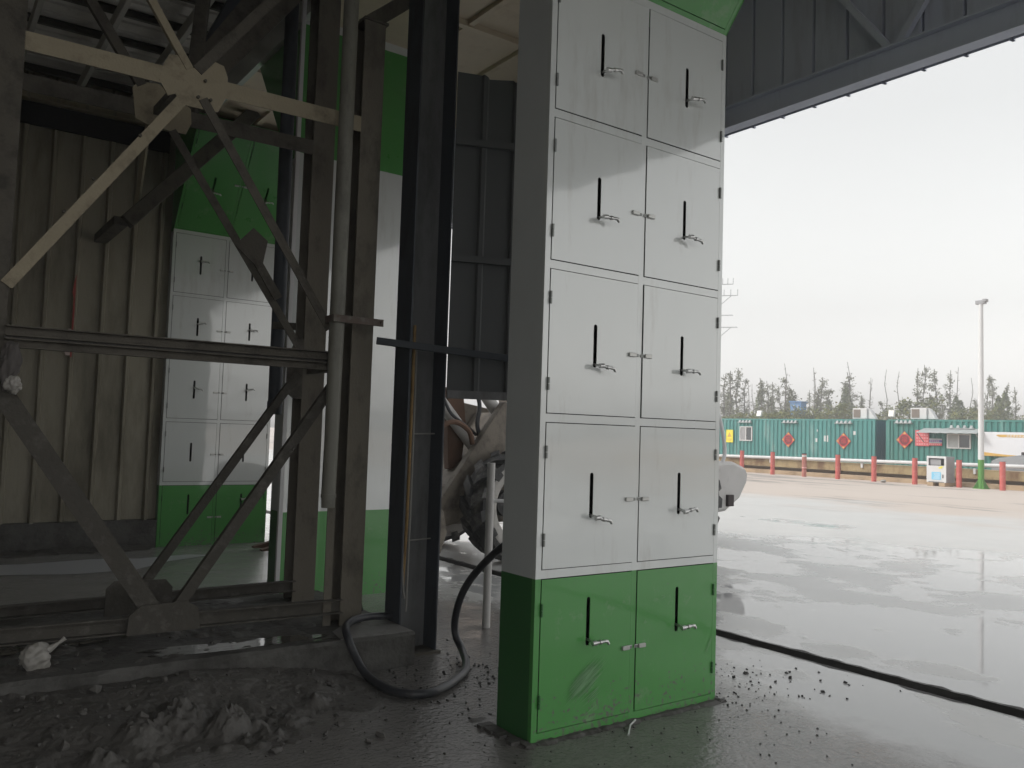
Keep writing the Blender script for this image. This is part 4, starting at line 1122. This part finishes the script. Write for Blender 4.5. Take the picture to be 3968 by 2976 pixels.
# lamp pole
t = thing('lamp_pole', (33.5, 13.3, 0), 'tall slim white pole with green painted base and flat bracket at its top', 'pole')
at = t.location
MB().cyl((33.5, 13.3, 1.2), (33.5, 13.3, 7.7), 0.115, 0.085, n=20).build('upper_shaft', M['ltgrey'], t, at, smooth=True)
MB().cyl((33.5, 13.3, 0.02), (33.5, 13.3, 1.2), 0.118, n=20).build('lower_shaft', M['polegreen'], t, at, smooth=True)
s = MB()
for k in range(4):
    a = math.pi/4+math.pi/2*k; c_, s_ = math.cos(a), math.sin(a)
    p = Vector((33.5, 13.3, 0)); e = Vector((c_, s_, 0)); n_ = Vector((-s_, c_, 0))*0.012
    q = [p+e*0.11+Vector((0, 0, 0.38)), p+e*0.30+Vector((0, 0, 0.03)), p+e*0.11+Vector((0, 0, 0.03))]
    s.add([x+n_ for x in q]+[x-n_ for x in q], [(0, 1, 2), (5, 4, 3), (0, 3, 4, 1), (1, 4, 5, 2), (2, 5, 3, 0)])
s.box(33.26, 33.74, 13.06, 13.54, 0.0, 0.03)
s.build('base_flange', M['polegreen'], t, at)
MB().box(33.42, 33.58, 13.10, 13.50, 7.70, 7.86).box(33.38, 33.62, 13.05, 13.20, 7.78, 7.90).build('top_bracket', M['midgrey'], t, at, bevel=0.01)

# containers
def container(y0, y1, label, mt, mend, windows):
    t = thing('shipping_container', (40, (y0+y1)/2, 0.3), label, 'container', 'teal containers used as offices')
    at = Vector(t.location); zb, zt = 0.48, 3.07; x0, x1 = 40.0, 42.44
    s = MB(); prof = []; y = y0+0.10; p = 0.278
    while y < y1-0.12:
        prof += [(y, x0+0.06), (y+0.07, x0+0.06), (y+0.12, x0+0.006), (y+0.225, x0+0.006)]; y += p
    prof.append((y1-0.10, x0+0.045))
    vs = []; fs = []
    for yy, xx in prof: vs += [(xx, yy, zb+0.12), (xx, yy, zt-0.08), (xx+0.03, yy, zb+0.12), (xx+0.03, yy, zt-0.08)]
    for i in range(len(prof)-1):
        a = i*4; fs += [(a, a+4, a+5, a+1), (a+2, a+3, a+7, a+6)]
    s.add(vs, fs); s.build('side_wall', mt, t, at)
    s = MB()
    for ya, yb in ((y0, y0+0.13), (y1-0.13, y1)):
        for xa, xb in ((x0, x0+0.13), (x1-0.13, x1)): s.box(xa, xb, ya, yb, zb, zt)
    s.box(x0+0.002, x0+0.10, y0+0.13, y1-0.13, zt-0.10, zt-0.003); s.box(x0+0.002, x0+0.10, y0+0.13, y1-0.13, zb+0.003, zb+0.14)
    s.box(x0+0.1, x1-0.13, y0+0.06, y1-0.06, zt-0.05, zt-0.012); s.box(x1-0.1, x1-0.06, y0+0.13, y1-0.13, zb, zt-0.05)
    s.box(x0+0.1, x1-0.13, y0+0.06, y1-0.06, zb+0.02, zb+0.1)
    s.build('frame', mt, t, at)
    s = MB(); k = 0; vs = []; fs = []
    x = x0+0.13; pr = []
    while x < x1-0.14: pr += [(x, 0.05), (x+0.06, 0.05), (x+0.10, 0.09), (x+0.16, 0.09)]; x += 0.2
    for yy in (0, 1):
        s2 = MB(); vs = []; fs = []
        for xx, d in pr:
            Y = y0+d if yy == 0 else y1-d
            vs += [(xx, Y, zb+0.1), (xx, Y, zt-0.08)]
        for i in range(len(pr)-1): fs.append((i*2, i*2+2, i*2+3, i*2+1))
        s2.add(vs, fs); s2.build('end_wall', mend, t, at)
    MB().box(x0, x0+0.3, y0, y0+0.3, 0.3, 0.478).box(x0, x0+0.3, y1-0.3, y1, 0.3, 0.478).build('support_block', M['kerbc'], t, at)
    for kind, a in windows:
        if kind == 'eyebrow':
            yc, z, wd = a
            s = MB().box(x0-0.16, x0+0.02, yc-wd/2, yc+wd/2, z-0.045, z-0.01)
            for i in range(4):
                yy = yc-wd/2+wd*(i+0.5)/4
                s.add([(x0-0.15, yy-0.09, z-0.01), (x0-0.15, yy+0.05, z-0.01), (x0+0.01, yy+0.09, z+0.13), (x0+0.01, yy-0.02, z+0.13), (x0+0.01, yy-0.09, z-0.01), (x0+0.01, yy+0.09, z-0.01)], [(0, 1, 2, 3), (0, 3, 4), (1, 5, 2)])
            s.build('rain_hood', M['awn'], t, at)
        elif kind == 'window':
            ya, yb, za, zc = a
            fr = MB(); f_ = 0.06
            fr.box(x0-0.05, x0+0.02, ya, yb, za, za+f_); fr.box(x0-0.05, x0+0.02, ya, yb, zc-f_, zc); fr.box(x0-0.05, x0+0.02, ya, ya+f_, za+f_, zc-f_); fr.box(x0-0.05, x0+0.02, yb-f_, yb, za+f_, zc-f_)
            ym = (ya+yb)/2; fr.box(x0-0.045, x0+0.02, ym-0.03, ym+0.03, za+f_, zc-f_)
            wn = fr.build('window', M['ltgrey'], t, at)
            MB().box(x0-0.02, x0-0.01, ya+f_, ym-0.03, za+f_, zc-f_).build('pane', M['glass'], wn, at)
            MB().box(x0-0.02, x0-0.01, ym+0.03, yb-f_, za+f_, zc-f_).build('pane', M['midgrey'] if a[0] > 20 else M['awn'], wn, at)
        elif kind == 'awning':
            ya, yb, za, zc = a
            s = MB(); n = 12
            vs = []; fs = []
            for i in range(n+1):
                yy = ya+(yb-ya)*i/n; e = 0.02 if i % 2 else 0
                vs += [(x0-0.75, yy, za+e), (x0, yy, zc+e), (x0-0.75, yy, za+e+0.015), (x0, yy, zc+e+0.015)]
            for i in range(n):
                b0 = i*4; fs += [(b0, b0+4, b0+5, b0+1), (b0+2, b0+3, b0+7, b0+6), (b0, b0+2, b0+6, b0+4)]
            s.add(vs, fs)
            aw = s.build('awning', M['awn'], t, at)
            MB().bar((x0-0.72, ya+0.05, za), (x0, ya+0.05, za-0.5), 0.03, 0.03).bar((x0-0.72, yb-0.05, za), (x0, yb-0.05, za-0.5), 0.03, 0.03).build('stay', M['midgrey'], aw, at)
        elif kind == 'scuff':
            yy, z, w_, h_ = a
            MB().box(x0-0.0, x0+0.006, yy-w_/2, yy+w_/2, z-h_/2, z+h_/2).build('paint_patch', M['ltgrey'], t, at)
    return t
container(21.89, 34.08, 'teal corrugated office container with one small white window, behind the loader side of the rail', M['teal'], M['tealshade'],
    [('eyebrow', (30.58, 2.86, 1.0)), ('window', (30.02, 30.98, 1.68, 2.58)), ('eyebrow', (27.27, 2.86, 1.05)), ('eyebrow', (23.74, 2.86, 1.05)),
     ('scuff', (24.95, 1.95, 0.11, 0.33)), ('scuff', (24.78, 1.95, 0.09, 0.36)), ('scuff', (25.5, 1.85, 0.12, 0.2)), ('scuff', (23.1, 2.3, 0.14, 0.2)), ('scuff', (25.45, 2.4, 0.06, 0.12))])
container(8.98, 21.17, 'greener teal office container with a sloping sheet awning over its service window', M['teal2'], M['tealshade'],
    [('eyebrow', (20.25, 2.90, 0.95)), ('eyebrow', (17.25, 2.66, 1.3)), ('window', (16.80, 17.98, 1.62, 2.36)), ('awning', (16.2, 19.2, 2.36, 2.60))])

# festival diamonds
def diamond(y, z, label):
    t = thing('festival_diamond', (39.97, y, z), label, 'decoration', 'red festival diamonds on the containers')
    r = 0.46
    def dm(r_, x0_, x1_): return MB().plate([(0, -r_), (r_, 0), (0, r_), (-r_, 0)], 'x', x0_, x1_)
    dm(r, -0.02, 0.0).build('board', M['fured'], t)
    c = MB().cyl((-0.024, 0, 0), (-0.0205, 0, 0), r*0.56, n=28); c.build('dark_disc', M['fudk'], t)
    tips = MB()
    for a in (0, 1, 2, 3):
        ca, sa = math.cos(a*math.pi/2), math.sin(a*math.pi/2)
        p = Vector((0, ca, sa)); q = Vector((0, -sa, ca))
        tips.add([(-0.022, *(p*(r*0.94)).yz), (-0.022, *(p*(r*0.68)+q*0.09).yz), (-0.022, *(p*(r*0.68)-q*0.09).yz)], [(0, 1, 2)])
    tips.build('gold_tip', M['gold'], t)
    try:
        cu = bpy.data.curves.new('fu', 'FONT'); cu.body = '福'; cu.size = r*0.72; cu.align_x = 'CENTER'; cu.align_y = 'CENTER'; cu.extrude = 0.002
        to = bpy.data.objects.new('tmp', cu); COL.objects.link(to)
        me = bpy.data.meshes.new_from_object(to.evaluated_get(bpy.context.evaluated_depsgraph_get()))
        bpy.data.objects.remove(to)
        if len(me.polygons) > 10:
            me.transform(Matrix.Translation((-0.028, 0, 0)) @ Matrix(((0, 0, -1, 0), (-1, 0, 0, 0), (0, 1, 0, 0), (0, 0, 0, 1))))
            me.materials.clear(); me.materials.append(M['fured'])
            o = bpy.data.objects.new('character', me); COL.objects.link(o); o.parent = t
    except Exception as e:
        print('text', e)
    return t
diamond(27.37, 1.83, 'red festival diamond on the left container nearer its small window')
diamond(23.74, 1.84, 'red festival diamond on the left container near its dark end gap')
diamond(20.19, 1.99, 'red festival diamond on the right container beside the red sign')
# notices
t = thing('warning_notice', (39.97, 31.77, 1.95), 'yellow warning notice with a triangle left of the small white window', 'notice')
MB().box(-0.02, 0, -0.27, 0.27, -0.40, 0.40).build('board', M['yellow'], t)
MB().plate([(-0.17, -0.05), (0.17, -0.05), (0, 0.24)], 'x', -0.023, -0.0205).build('triangle', M['gold'], t)
MB().box(-0.023, -0.0205, -0.18, 0.18, -0.22, -0.17).box(-0.023, -0.0205, -0.14, 0.14, -0.31, -0.27).build('lettering', M['gold'], t)
def marks(mb, y0, y1, z0, z1, x, cw, rnd):
    """rows of small strokes: lettering too far off to read"""
    y = y1-cw*0.2
    while y-cw*0.8 > y0:
        h = z1-z0
        for k in range(3):
            zz = z0+h*(0.1+0.35*k); mb.box(x-0.003, x, y-cw*0.75, y-cw*0.05*rnd.random(), zz, zz+h*0.16)
        yy = y-cw*rnd.uniform(.2, .6); mb.box(x-0.0045, x-0.0032, yy-cw*0.1, yy+cw*0.05, z0, z1)
        y -= cw
t = thing('red_signboard', (39.9, 19.24, 2.1), 'square red signboard with rows of pale lettering on the right container', 'sign')
at = t.location
MB().box(39.93, 39.97, 18.88, 19.60, 1.70, 2.52).build('board', M['redsign'], t, at)
s = MB()
for k in range(5): marks(s, 18.92, 19.57, 1.75+k*0.155, 1.84+k*0.155, 39.929, 0.13, R)
s.build('lettering', M['pinkmark'], t, at)
t = thing('blue_signboard', (39.9, 18.57, 1.93), 'narrow sign with grey, blue and pale red stripes beside the red signboard', 'sign')
at = t.location
MB().box(39.94, 39.975, 18.22, 18.87, 1.92, 2.02).box(39.94, 39.975, 18.22, 18.87, 2.022, 2.10, 1).box(39.94, 39.975, 18.22, 18.87, 1.86, 1.918, 1).box(39.94, 39.975, 18.22, 18.95, 1.74, 1.858, 2).build('board', [M['bluesign'], M['awn'], M['redsign']], t, at)
s = MB(); marks(s, 18.25, 18.9, 1.77, 1.83, 39.939, 0.10, R); marks(s, 18.25, 18.85, 1.94, 2.0, 39.939, 0.10, R); s.build('lettering', M['pinkmark'], t, at)
t = thing('white_billboard', (39.8, 14.0, 2.0), 'large white billboard with gold banner strip and gold sweep along its bottom edge', 'billboard')
at = t.location
MB().box(39.82, 39.90, 11.6, 16.10, 1.32, 2.48).build('board', M['signwhite'], t, at)
MB().plate([(15.55, 2.33), (15.40, 2.24), (11.6, 2.24), (11.6, 2.36), (15.45, 2.36)], 'x', 39.812, 39.819).build('banner', M['gold'], t, at)
s = MB(); marks(s, 12.2, 15.1, 2.265, 2.335, 39.811, 0.14, R); s.build('lettering', M['signwhite'], t, at)
MB().plate([(16.10, 1.50), (15.3, 1.42), (14.2, 1.36), (12.8, 1.345), (11.6, 1.36), (11.6, 1.32), (16.10, 1.32)], 'x', 39.812, 39.819).build('sweep', M['gold'], t, at)
# AC units and floodlights on the roofs
def acunit(y, label):
    t = thing('air_conditioner', (40.5, y, 3.07), label, 'air conditioner', 'air conditioner units on the container roofs')
    MB().box(-0.2, 0.2, -0.40, 0.46, 0.03, 0.62).build('casing', M['ltgrey'], t, bevel=0.02)
    MB().box(-0.215, -0.201, -0.02, 0.40, 0.10, 0.55).build('fan_grille', mat('brownish_fan_grille', (0.2, 0.165, 0.14), 0.7), t)
    MB().box(-0.2, 0.2, -0.32, -0.26, 0.0, 0.03).box(-0.2, 0.2, 0.28, 0.34, 0.0, 0.03).build('foot_rail', M['midgrey'], t)
    s = MB(); s.plate([(-0.40, 0.03), (-0.85, 0.03), (-0.62, 0.40), (-0.48, 0.58), (-0.40, 0.58)], 'x', -0.1, 0.2); s.build('tarp_cover', M['ltgrey'], t, bevel=0.02)
acunit(22.95, 'air conditioner unit on the end of the left container roof')
acunit(19.6, 'air conditioner unit on the right container roof, beyond the grey kiosk')
def flood(y, tilt, label):
    t = thing('floodlight', (40.2, y, 3.07), label, 'floodlight', 'floodlights on the container roofs')
    MB().cyl((0, 0, 0), (0, 0, 0.16), 0.025, n=8).build('bracket', M['midgrey'], t)
    T = Matrix.Translation((0, 0, 0.32)) @ Matrix.Rotation(tilt, 4, 'Y')
    h = MB().box(-0.05, 0.06, -0.17, 0.17, -0.19, 0.19).build('head', M['ltgrey'], t, T=T, bevel=0.015)
    MB().box(-0.058, -0.0505, -0.14, 0.14, -0.15, 0.15).build('glass', M['lampglass'], h, T=T)
flood(29.68, 0.35, 'white floodlight on the left container roof above its window side')
flood(21.05, 0.2, 'white floodlight on the corner of the right container roof')
# stray white litter and a low tap shape
o = blob('litter', (33.0, 17.3, 0.06), 0.14, 0.12, 0.07, M['bag'], None, (33.0, 17.3, 0.0), 6, 0.4, 3, 3)
tag(o, 'small white scrap of litter lying by the kerb right of a bollard', 'litter')

# car behind the rail
t = thing('parked_car', (37.9, 12.3, 0.42), 'dark grey parked car with its bonnet showing behind the white guard rail', 'car')
cs = [(2.25, 0.30), (2.30, 0.55), (2.22, 0.72), (1.95, 0.86), (1.0, 1.00), (0.35, 1.42), (-0.3, 1.50), (-1.2, 1.42), (-1.9, 1.02), (-2.2, 0.95), (-2.25, 0.5), (-2.2, 0.28)]
s = MB(); vs = []; fs = []; n = len(cs)
for xo, kx in ((-0.88, 0), (-0.80, 1), (0.80, 1), (0.88, 0)):
    for y, z in cs: vs.append((xo*(0.84 if z > 1.2 else 1.0), y*(1.0 if kx else 0.97), z if kx else min(z, 0.3+(z-0.3)*0.94)))
for j in range(3):
    for i in range(n): fs.append((j*n+i, j*n+(i+1) % n, (j+1)*n+(i+1) % n, (j+1)*n+i))
fs += [tuple(range(n-1, -1, -1)), tuple(range(3*n, 4*n))]
s.add(vs, fs); body = s.build('body', M['car'], t, smooth=True)
MB().add([(-0.70, 0.98, 1.035), (0.70, 0.98, 1.035), (0.62, 0.38, 1.42), (-0.62, 0.38, 1.42)], [(0, 1, 2, 3)]).build('windscreen', M['glass'], t)
MB().plate([(0.75, 1.05), (0.28, 1.36), (-0.3, 1.42), (-1.15, 1.36), (-1.6, 1.05)], 'x', -0.872, -0.80).build('side_window', M['glass'], t)
MB().box(-0.95, -0.86, 0.75, 0.92, 1.02, 1.14).build('wing_mirror', M['blackcap'], t, bevel=0.02)
blob('headlight', (-0.62, 2.10, 0.70), 0.22, 0.16, 0.08, M['lampglass'], t, None, 2, 0.05, 3, 1)
for y in (1.4, -1.35):
    for x in (-0.82, 0.70):
        wh = MB().cyl((x, y, 0.31), (x+0.12, y, 0.31), 0.31, n=24).build('wheel', M['rubber'], t)

# blue building beyond
t = thing('blue_building', (73, 51.6, 0), 'blue sheet metal building rising between the trees', 'building')
at = t.location
MB().box(74.0, 74.9, 50.5, 51.85, 0, 5.95).build('wall', M['bluebld'], t, at)
MB().plate([(50.4, 5.95), (51.95, 5.95), (51.95, 6.12), (50.4, 6.06)], 'x', 73.9, 75.0).build('roof', M['bluebld'], t, at)
s = MB()
for k in range(2): s.box(73.97, 73.998, 50.85+k*0.5, 50.9+k*0.5, 2.5, 5.7)
s.build('drain_strip', M['ltgrey'], t, at)

# utility pole beside the near cabinet's edge, far off
t = thing('utility_pole', (83.3, 70.05, 0), 'distant utility pole with stacked crossarms and insulators beyond the yard', 'utility pole')
at = Vector(t.location)
MB().cyl(at, at+Vector((0, 0, 23)), 0.28, 0.18, n=10).build('shaft', M['loadgrey'], t, at)
dx = Vector((0.57, -0.82, 0))
for z, l_ in ((22.2, 2.0), (20.7, 2.6), (18.1, 2.0), (16.5, 2.6)):
    s = MB().bar(at-dx*l_+Vector((0, 0, z)), at+dx*l_+Vector((0, 0, z)), 0.09, 0.09)
    arm = s.build('crossarm', M['midgrey'], t, at)
    for q in (-1, -0.66, -.33, .33, 0.66, 1):
        p = at+dx*l_*q+Vector((0, 0, z)); sg = 1 if z > 20 else -0.1
        MB().cyl(p, p+Vector((0, 0, 0.8*sg)), 0.045, n=6).build('insulator', M['midgrey'], arm, at)
    if z in (20.7, 16.5): MB().bar(at+dx*l_*0.7+Vector((0, 0, z)), at+Vector((0, 0, z-1.6)), 0.07, 0.07).build('stay', M['midgrey'], arm, at)

# ================================================================== TREES
def tree_proto(kind, seed):
    rnd = random.Random(seed)
    H = 10.0; tr = MB(); cr = MB()
    bend = [(rnd.uniform(-.12, .12), rnd.uniform(-.12, .12)) for _ in range(7)]
    pts = [(bend[i][0]*i/3, bend[i][1]*i/3, H*i/6*0.99) for i in range(7)]
    r0 = {'sparse': 0.13, 'dead': 0.09, 'cone': 0.16, 'round': 0.16}[kind]
    if kind in ('cone', 'round'): pts = [p for p in pts if p[2] < H*0.8]
    tr.tube(pts, [r0*(1-0.85*i/len(pts)) for i in range(len(pts))], 6)
    def axis(z):
        k = min(len(pts)-2, int(z/(H*0.99/6))); a, b_2 = Vector(pts[k]), Vector(pts[k+1]); f = (z-a.z)/(b_2.z-a.z); return a.lerp(b_2, max(0, min(1, f)))
    def leaf(p, sz):
        n_ = Vector((rnd.gauss(0, 1), rnd.gauss(0, 1), rnd.gauss(0, 1))).normalized(); a = n_.orthogonal().normalized(); b_2 = n_.cross(a)
        ang = rnd.uniform(0, 3.14); a, b_2 = a*math.cos(ang)+b_2*math.sin(ang), b_2*math.cos(ang)-a*math.sin(ang)
        e = [rnd.uniform(.6, 1.2) for _ in range(4)]
        cr.add([p+a*sz*e[0], p+b_2*sz*0.6*e[1], p-a*sz*e[2], p-b_2*sz*0.6*e[3]], [(0, 1, 2, 3)], rnd.random() < 0.35)
    if kind in ('sparse', 'dead'):
        nb = 58 if kind == 'sparse' else 22
        for i in range(nb):
            z = H*rnd.uniform(0.16 if kind == 'sparse' else 0.25, 0.95); q = z/H
            ln_ = (1.75*(1-q)+0.22)*rnd.uniform(.5, 1.2)*(1 if kind == 'sparse' else 0.55); a = rnd.uniform(0, 6.28)
            p = axis(z); e = p+Vector((math.cos(a)*ln_, math.sin(a)*ln_, ln_*rnd.uniform(.1, .75)))
            mid = p.lerp(e, .5)+Vector((0, 0, -0.06*ln_))
            tr.tube([p, mid, e], [0.035, 0.022, 0.008], 4)
            if kind == 'sparse' and rnd.random() < 0.9:
                for _ in range(rnd.randint(10, 24)):
                    f = rnd.uniform(.15, 1.05); c = p.lerp(e, f)+Vector((rnd.gauss(0, .13), rnd.gauss(0, .13), rnd.gauss(0, .15))); leaf(c, rnd.uniform(.065, .15))
            elif kind == 'dead' and rnd.random() < 0.35:
                for _ in range(4): leaf(e+Vector((rnd.gauss(0, .1), rnd.gauss(0, .1), rnd.gauss(0, .1))), rnd.uniform(.05, .11))
    elif kind == 'cone':
        for i in range(1500):
            q = rnd.random()**1.5; z = H*(0.12+0.88*q); rr = (2.1*(1-q)**0.8+0.1)*math.sqrt(rnd.uniform(.25, 1))*(1+0.3*mn.noise(Vector((z*.9, seed, i % 9))))
            a = rnd.uniform(0, 6.28); leaf(Vector((rr*math.cos(a), rr*math.sin(a), z)), rnd.uniform(.13, .30))
    else:
        for c in range(16):
            cc = Vector((rnd.gauss(0, 1.5), rnd.gauss(0, 1.5), H*rnd.uniform(.3, .9))); sr = rnd.uniform(.8, 1.7)
            tr.tube([axis(min(H*0.7, cc.z*0.6)), cc], [0.06, 0.02], 4)
            for _ in range(95):
                d = Vector((rnd.gauss(0, 1), rnd.gauss(0, 1), rnd.gauss(0, 1))).normalized()*sr*rnd.uniform(.3, 1.05); leaf(cc+d, rnd.uniform(.13, .30))
    mm = {'sparse': [M['leafg'], M['leafb']], 'dead': [M['leafb'], M['leafb']], 'cone': [M['leafgreen'], M['leafg']], 'round': [M['leafgreen'], M['leafyel']]}[kind]
    return tr, cr, mm
LBL = {'sparse': ('thin tree', 'thin straight tree with sparse grey-green twiggy crown behind the containers', 'sparse thin trees behind the containers'),
       'dead': ('bare tree', 'nearly bare pole-like tree trunk with short twigs behind the containers', 'bare thin trees behind the containers'),
       'cone': ('conifer', 'dense olive green cone-shaped conifer behind the containers', 'green conifers behind the containers'),
       'round': ('bushy tree', 'low bushy olive green tree behind the containers', 'bushy trees behind the containers')}
protos = {}
def place_tree(kind, var, px, py, dist, wid=1.0, drop=0.0):
    """px, py: where the tree top stood in a survey sketch; turned once into a ground position and a height"""
    S = 3968/2212; f_ = 3256.9
    d = fwd+r2*((px*S-1984)/f_)-u2*((py*S-1488)/f_)
    p = CAM+d*dist; h = max(1.0, p.z); sc_ = h/10.0
    key = (kind, var)
    if key not in protos:
        tr, cr, mm = tree_proto(kind, 11*var+len(kind))
        root = thing({'sparse': 'thin_tree', 'dead': 'bare_tree', 'cone': 'conifer_tree', 'round': 'bushy_tree'}[kind], (p.x, p.y, 0), LBL[kind][1], LBL[kind][0], LBL[kind][2])
        tr.build('trunk', M['bark'], root); 
        if cr.v: cr.build('crown', mm, root)
        protos[key] = root
    else:
        root = dup(protos[key], (p.x, p.y, 0), LBL[kind][1])
    root.rotation_euler = (0, 0, R.uniform(0, 6.28)); root.scale = (sc_*wid, sc_*wid, sc_)
k8 = lambda x, y: ((2700+x/2.37)/1.794, (1300+y/2.37)/1.794)
k1 = lambda x, y: ((3300+x/2.37)/1.794, (1300+y/2.37)/1.794)
SP8 = [(262, 335, 1), (320, 318, 1.3), (372, 292, 1.1), (440, 385, 1), (598, 382, 1.2), (650, 410, 1), (700, 420, 1), (770, 455, 1), (802, 372, 1.3), (868, 452, 1.4), (1035, 495, 1), (1108, 465, 1.1), (1137, 375, 1.2), (1205, 480, 1.5), (1275, 640, 1.4), (1395, 330, 1.3), (1360, 410, 1.3), (1500, 545, 1)]
DE8 = [(478, 415), (515, 440), (828, 250), (1075, 290), (1092, 330), (1402, 235), (1597, 395)]
SP1 = [(75, 545, 1), (280, 595, 1.3), (340, 640, 1.1), (610, 290, .8), (668, 262, .8), (785, 300, 1.0), (840, 560, 1.3), (735, 520, 1.3), (905, 310, .9), (1140, 570, 1.2), (1245, 350, .8), (1297, 365, 1.0), (1425, 425, .8), (1500, 465, .9)]
DE1 = [(178, 380), (315, 305), (435, 322), (980, 280), (1105, 382)]
for i, (x, y, wd) in enumerate(SP8): place_tree('sparse', i % 5, *k8(x, y), R.uniform(88, 108), wd)
for i, (x, y, wd) in enumerate(SP1): place_tree('sparse', (i+2) % 5, *k1(x, y), R.uniform(88, 108), wd)
for i, (x, y) in enumerate(DE8): place_tree('dead', i % 3, *k8(x, y), R.uniform(88, 105))
for i, (x, y) in enumerate(DE1): place_tree('dead', i % 3, *k1(x, y), R.uniform(88, 105))
for i, (x, y, wd) in enumerate([(1410, 525, 1.0), (1350, 560, 1.0), (960, 560, 1.0), (1000, 600, 1.2)]): place_tree('cone', i % 2, *k1(x, y), R.uniform(84, 96), wd)
for i, (x, y, wd) in enumerate([(300, 520, 0.9), (585, 500, 1.0), (690, 560, 0.9), (850, 560, 1.0), (1115, 560, 0.9), (1375, 480, 1.1), (1215, 590, 0.9)]): place_tree('cone', i % 2, *k8(x, y), R.uniform(100, 112), wd)
for i, (x, y, wd) in enumerate([(462, 590, 1.0), (590, 550, 1.1), (1060, 640, 1.1), (1110, 625, 1.0), (1250, 660, 1.0), (1580, 715, 1.4), (235, 690, 1.2)]): place_tree('round', i % 3, *k1(x, y), R.uniform(80, 92), wd)
for i, (x, y, wd) in enumerate([(455, 690, 1.3), (510, 700, 1.3), (640, 690, 1.3), (700, 690, 1.6), (790, 680, 1.5), (880, 650, 1.2), (1020, 640, 1.0), (1075, 700, 1.4), (1350, 590, 1.1), (1400, 640, 1.2), (290, 720, 1.3), (1215, 700, 1.3)]): place_tree('round', (i+1) % 3, *k8(x, y), R.uniform(78, 92), wd)

# ================================================================== HAZE
hz = MB().box(-40, 140, -30, 110, -1.2, 26).build('haze', newmat('haze_air')[0])
hm = hz.data.materials[0].node_tree
for n_ in list(hm.nodes):
    if n_.type == 'BSDF_PRINCIPLED': hm.nodes.remove(n_)
pv = hm.nodes.new('ShaderNodeVolumePrincipled')
pv.inputs['Color'].default_value = (0.93, 0.94, 0.96, 1)
pv.inputs['Density'].default_value = 0.0035
hm.links.new(pv.outputs[0], [n_ for n_ in hm.nodes if n_.type == 'OUTPUT_MATERIAL'][0].inputs['Volume'])
hz['kind'] = 'stuff'
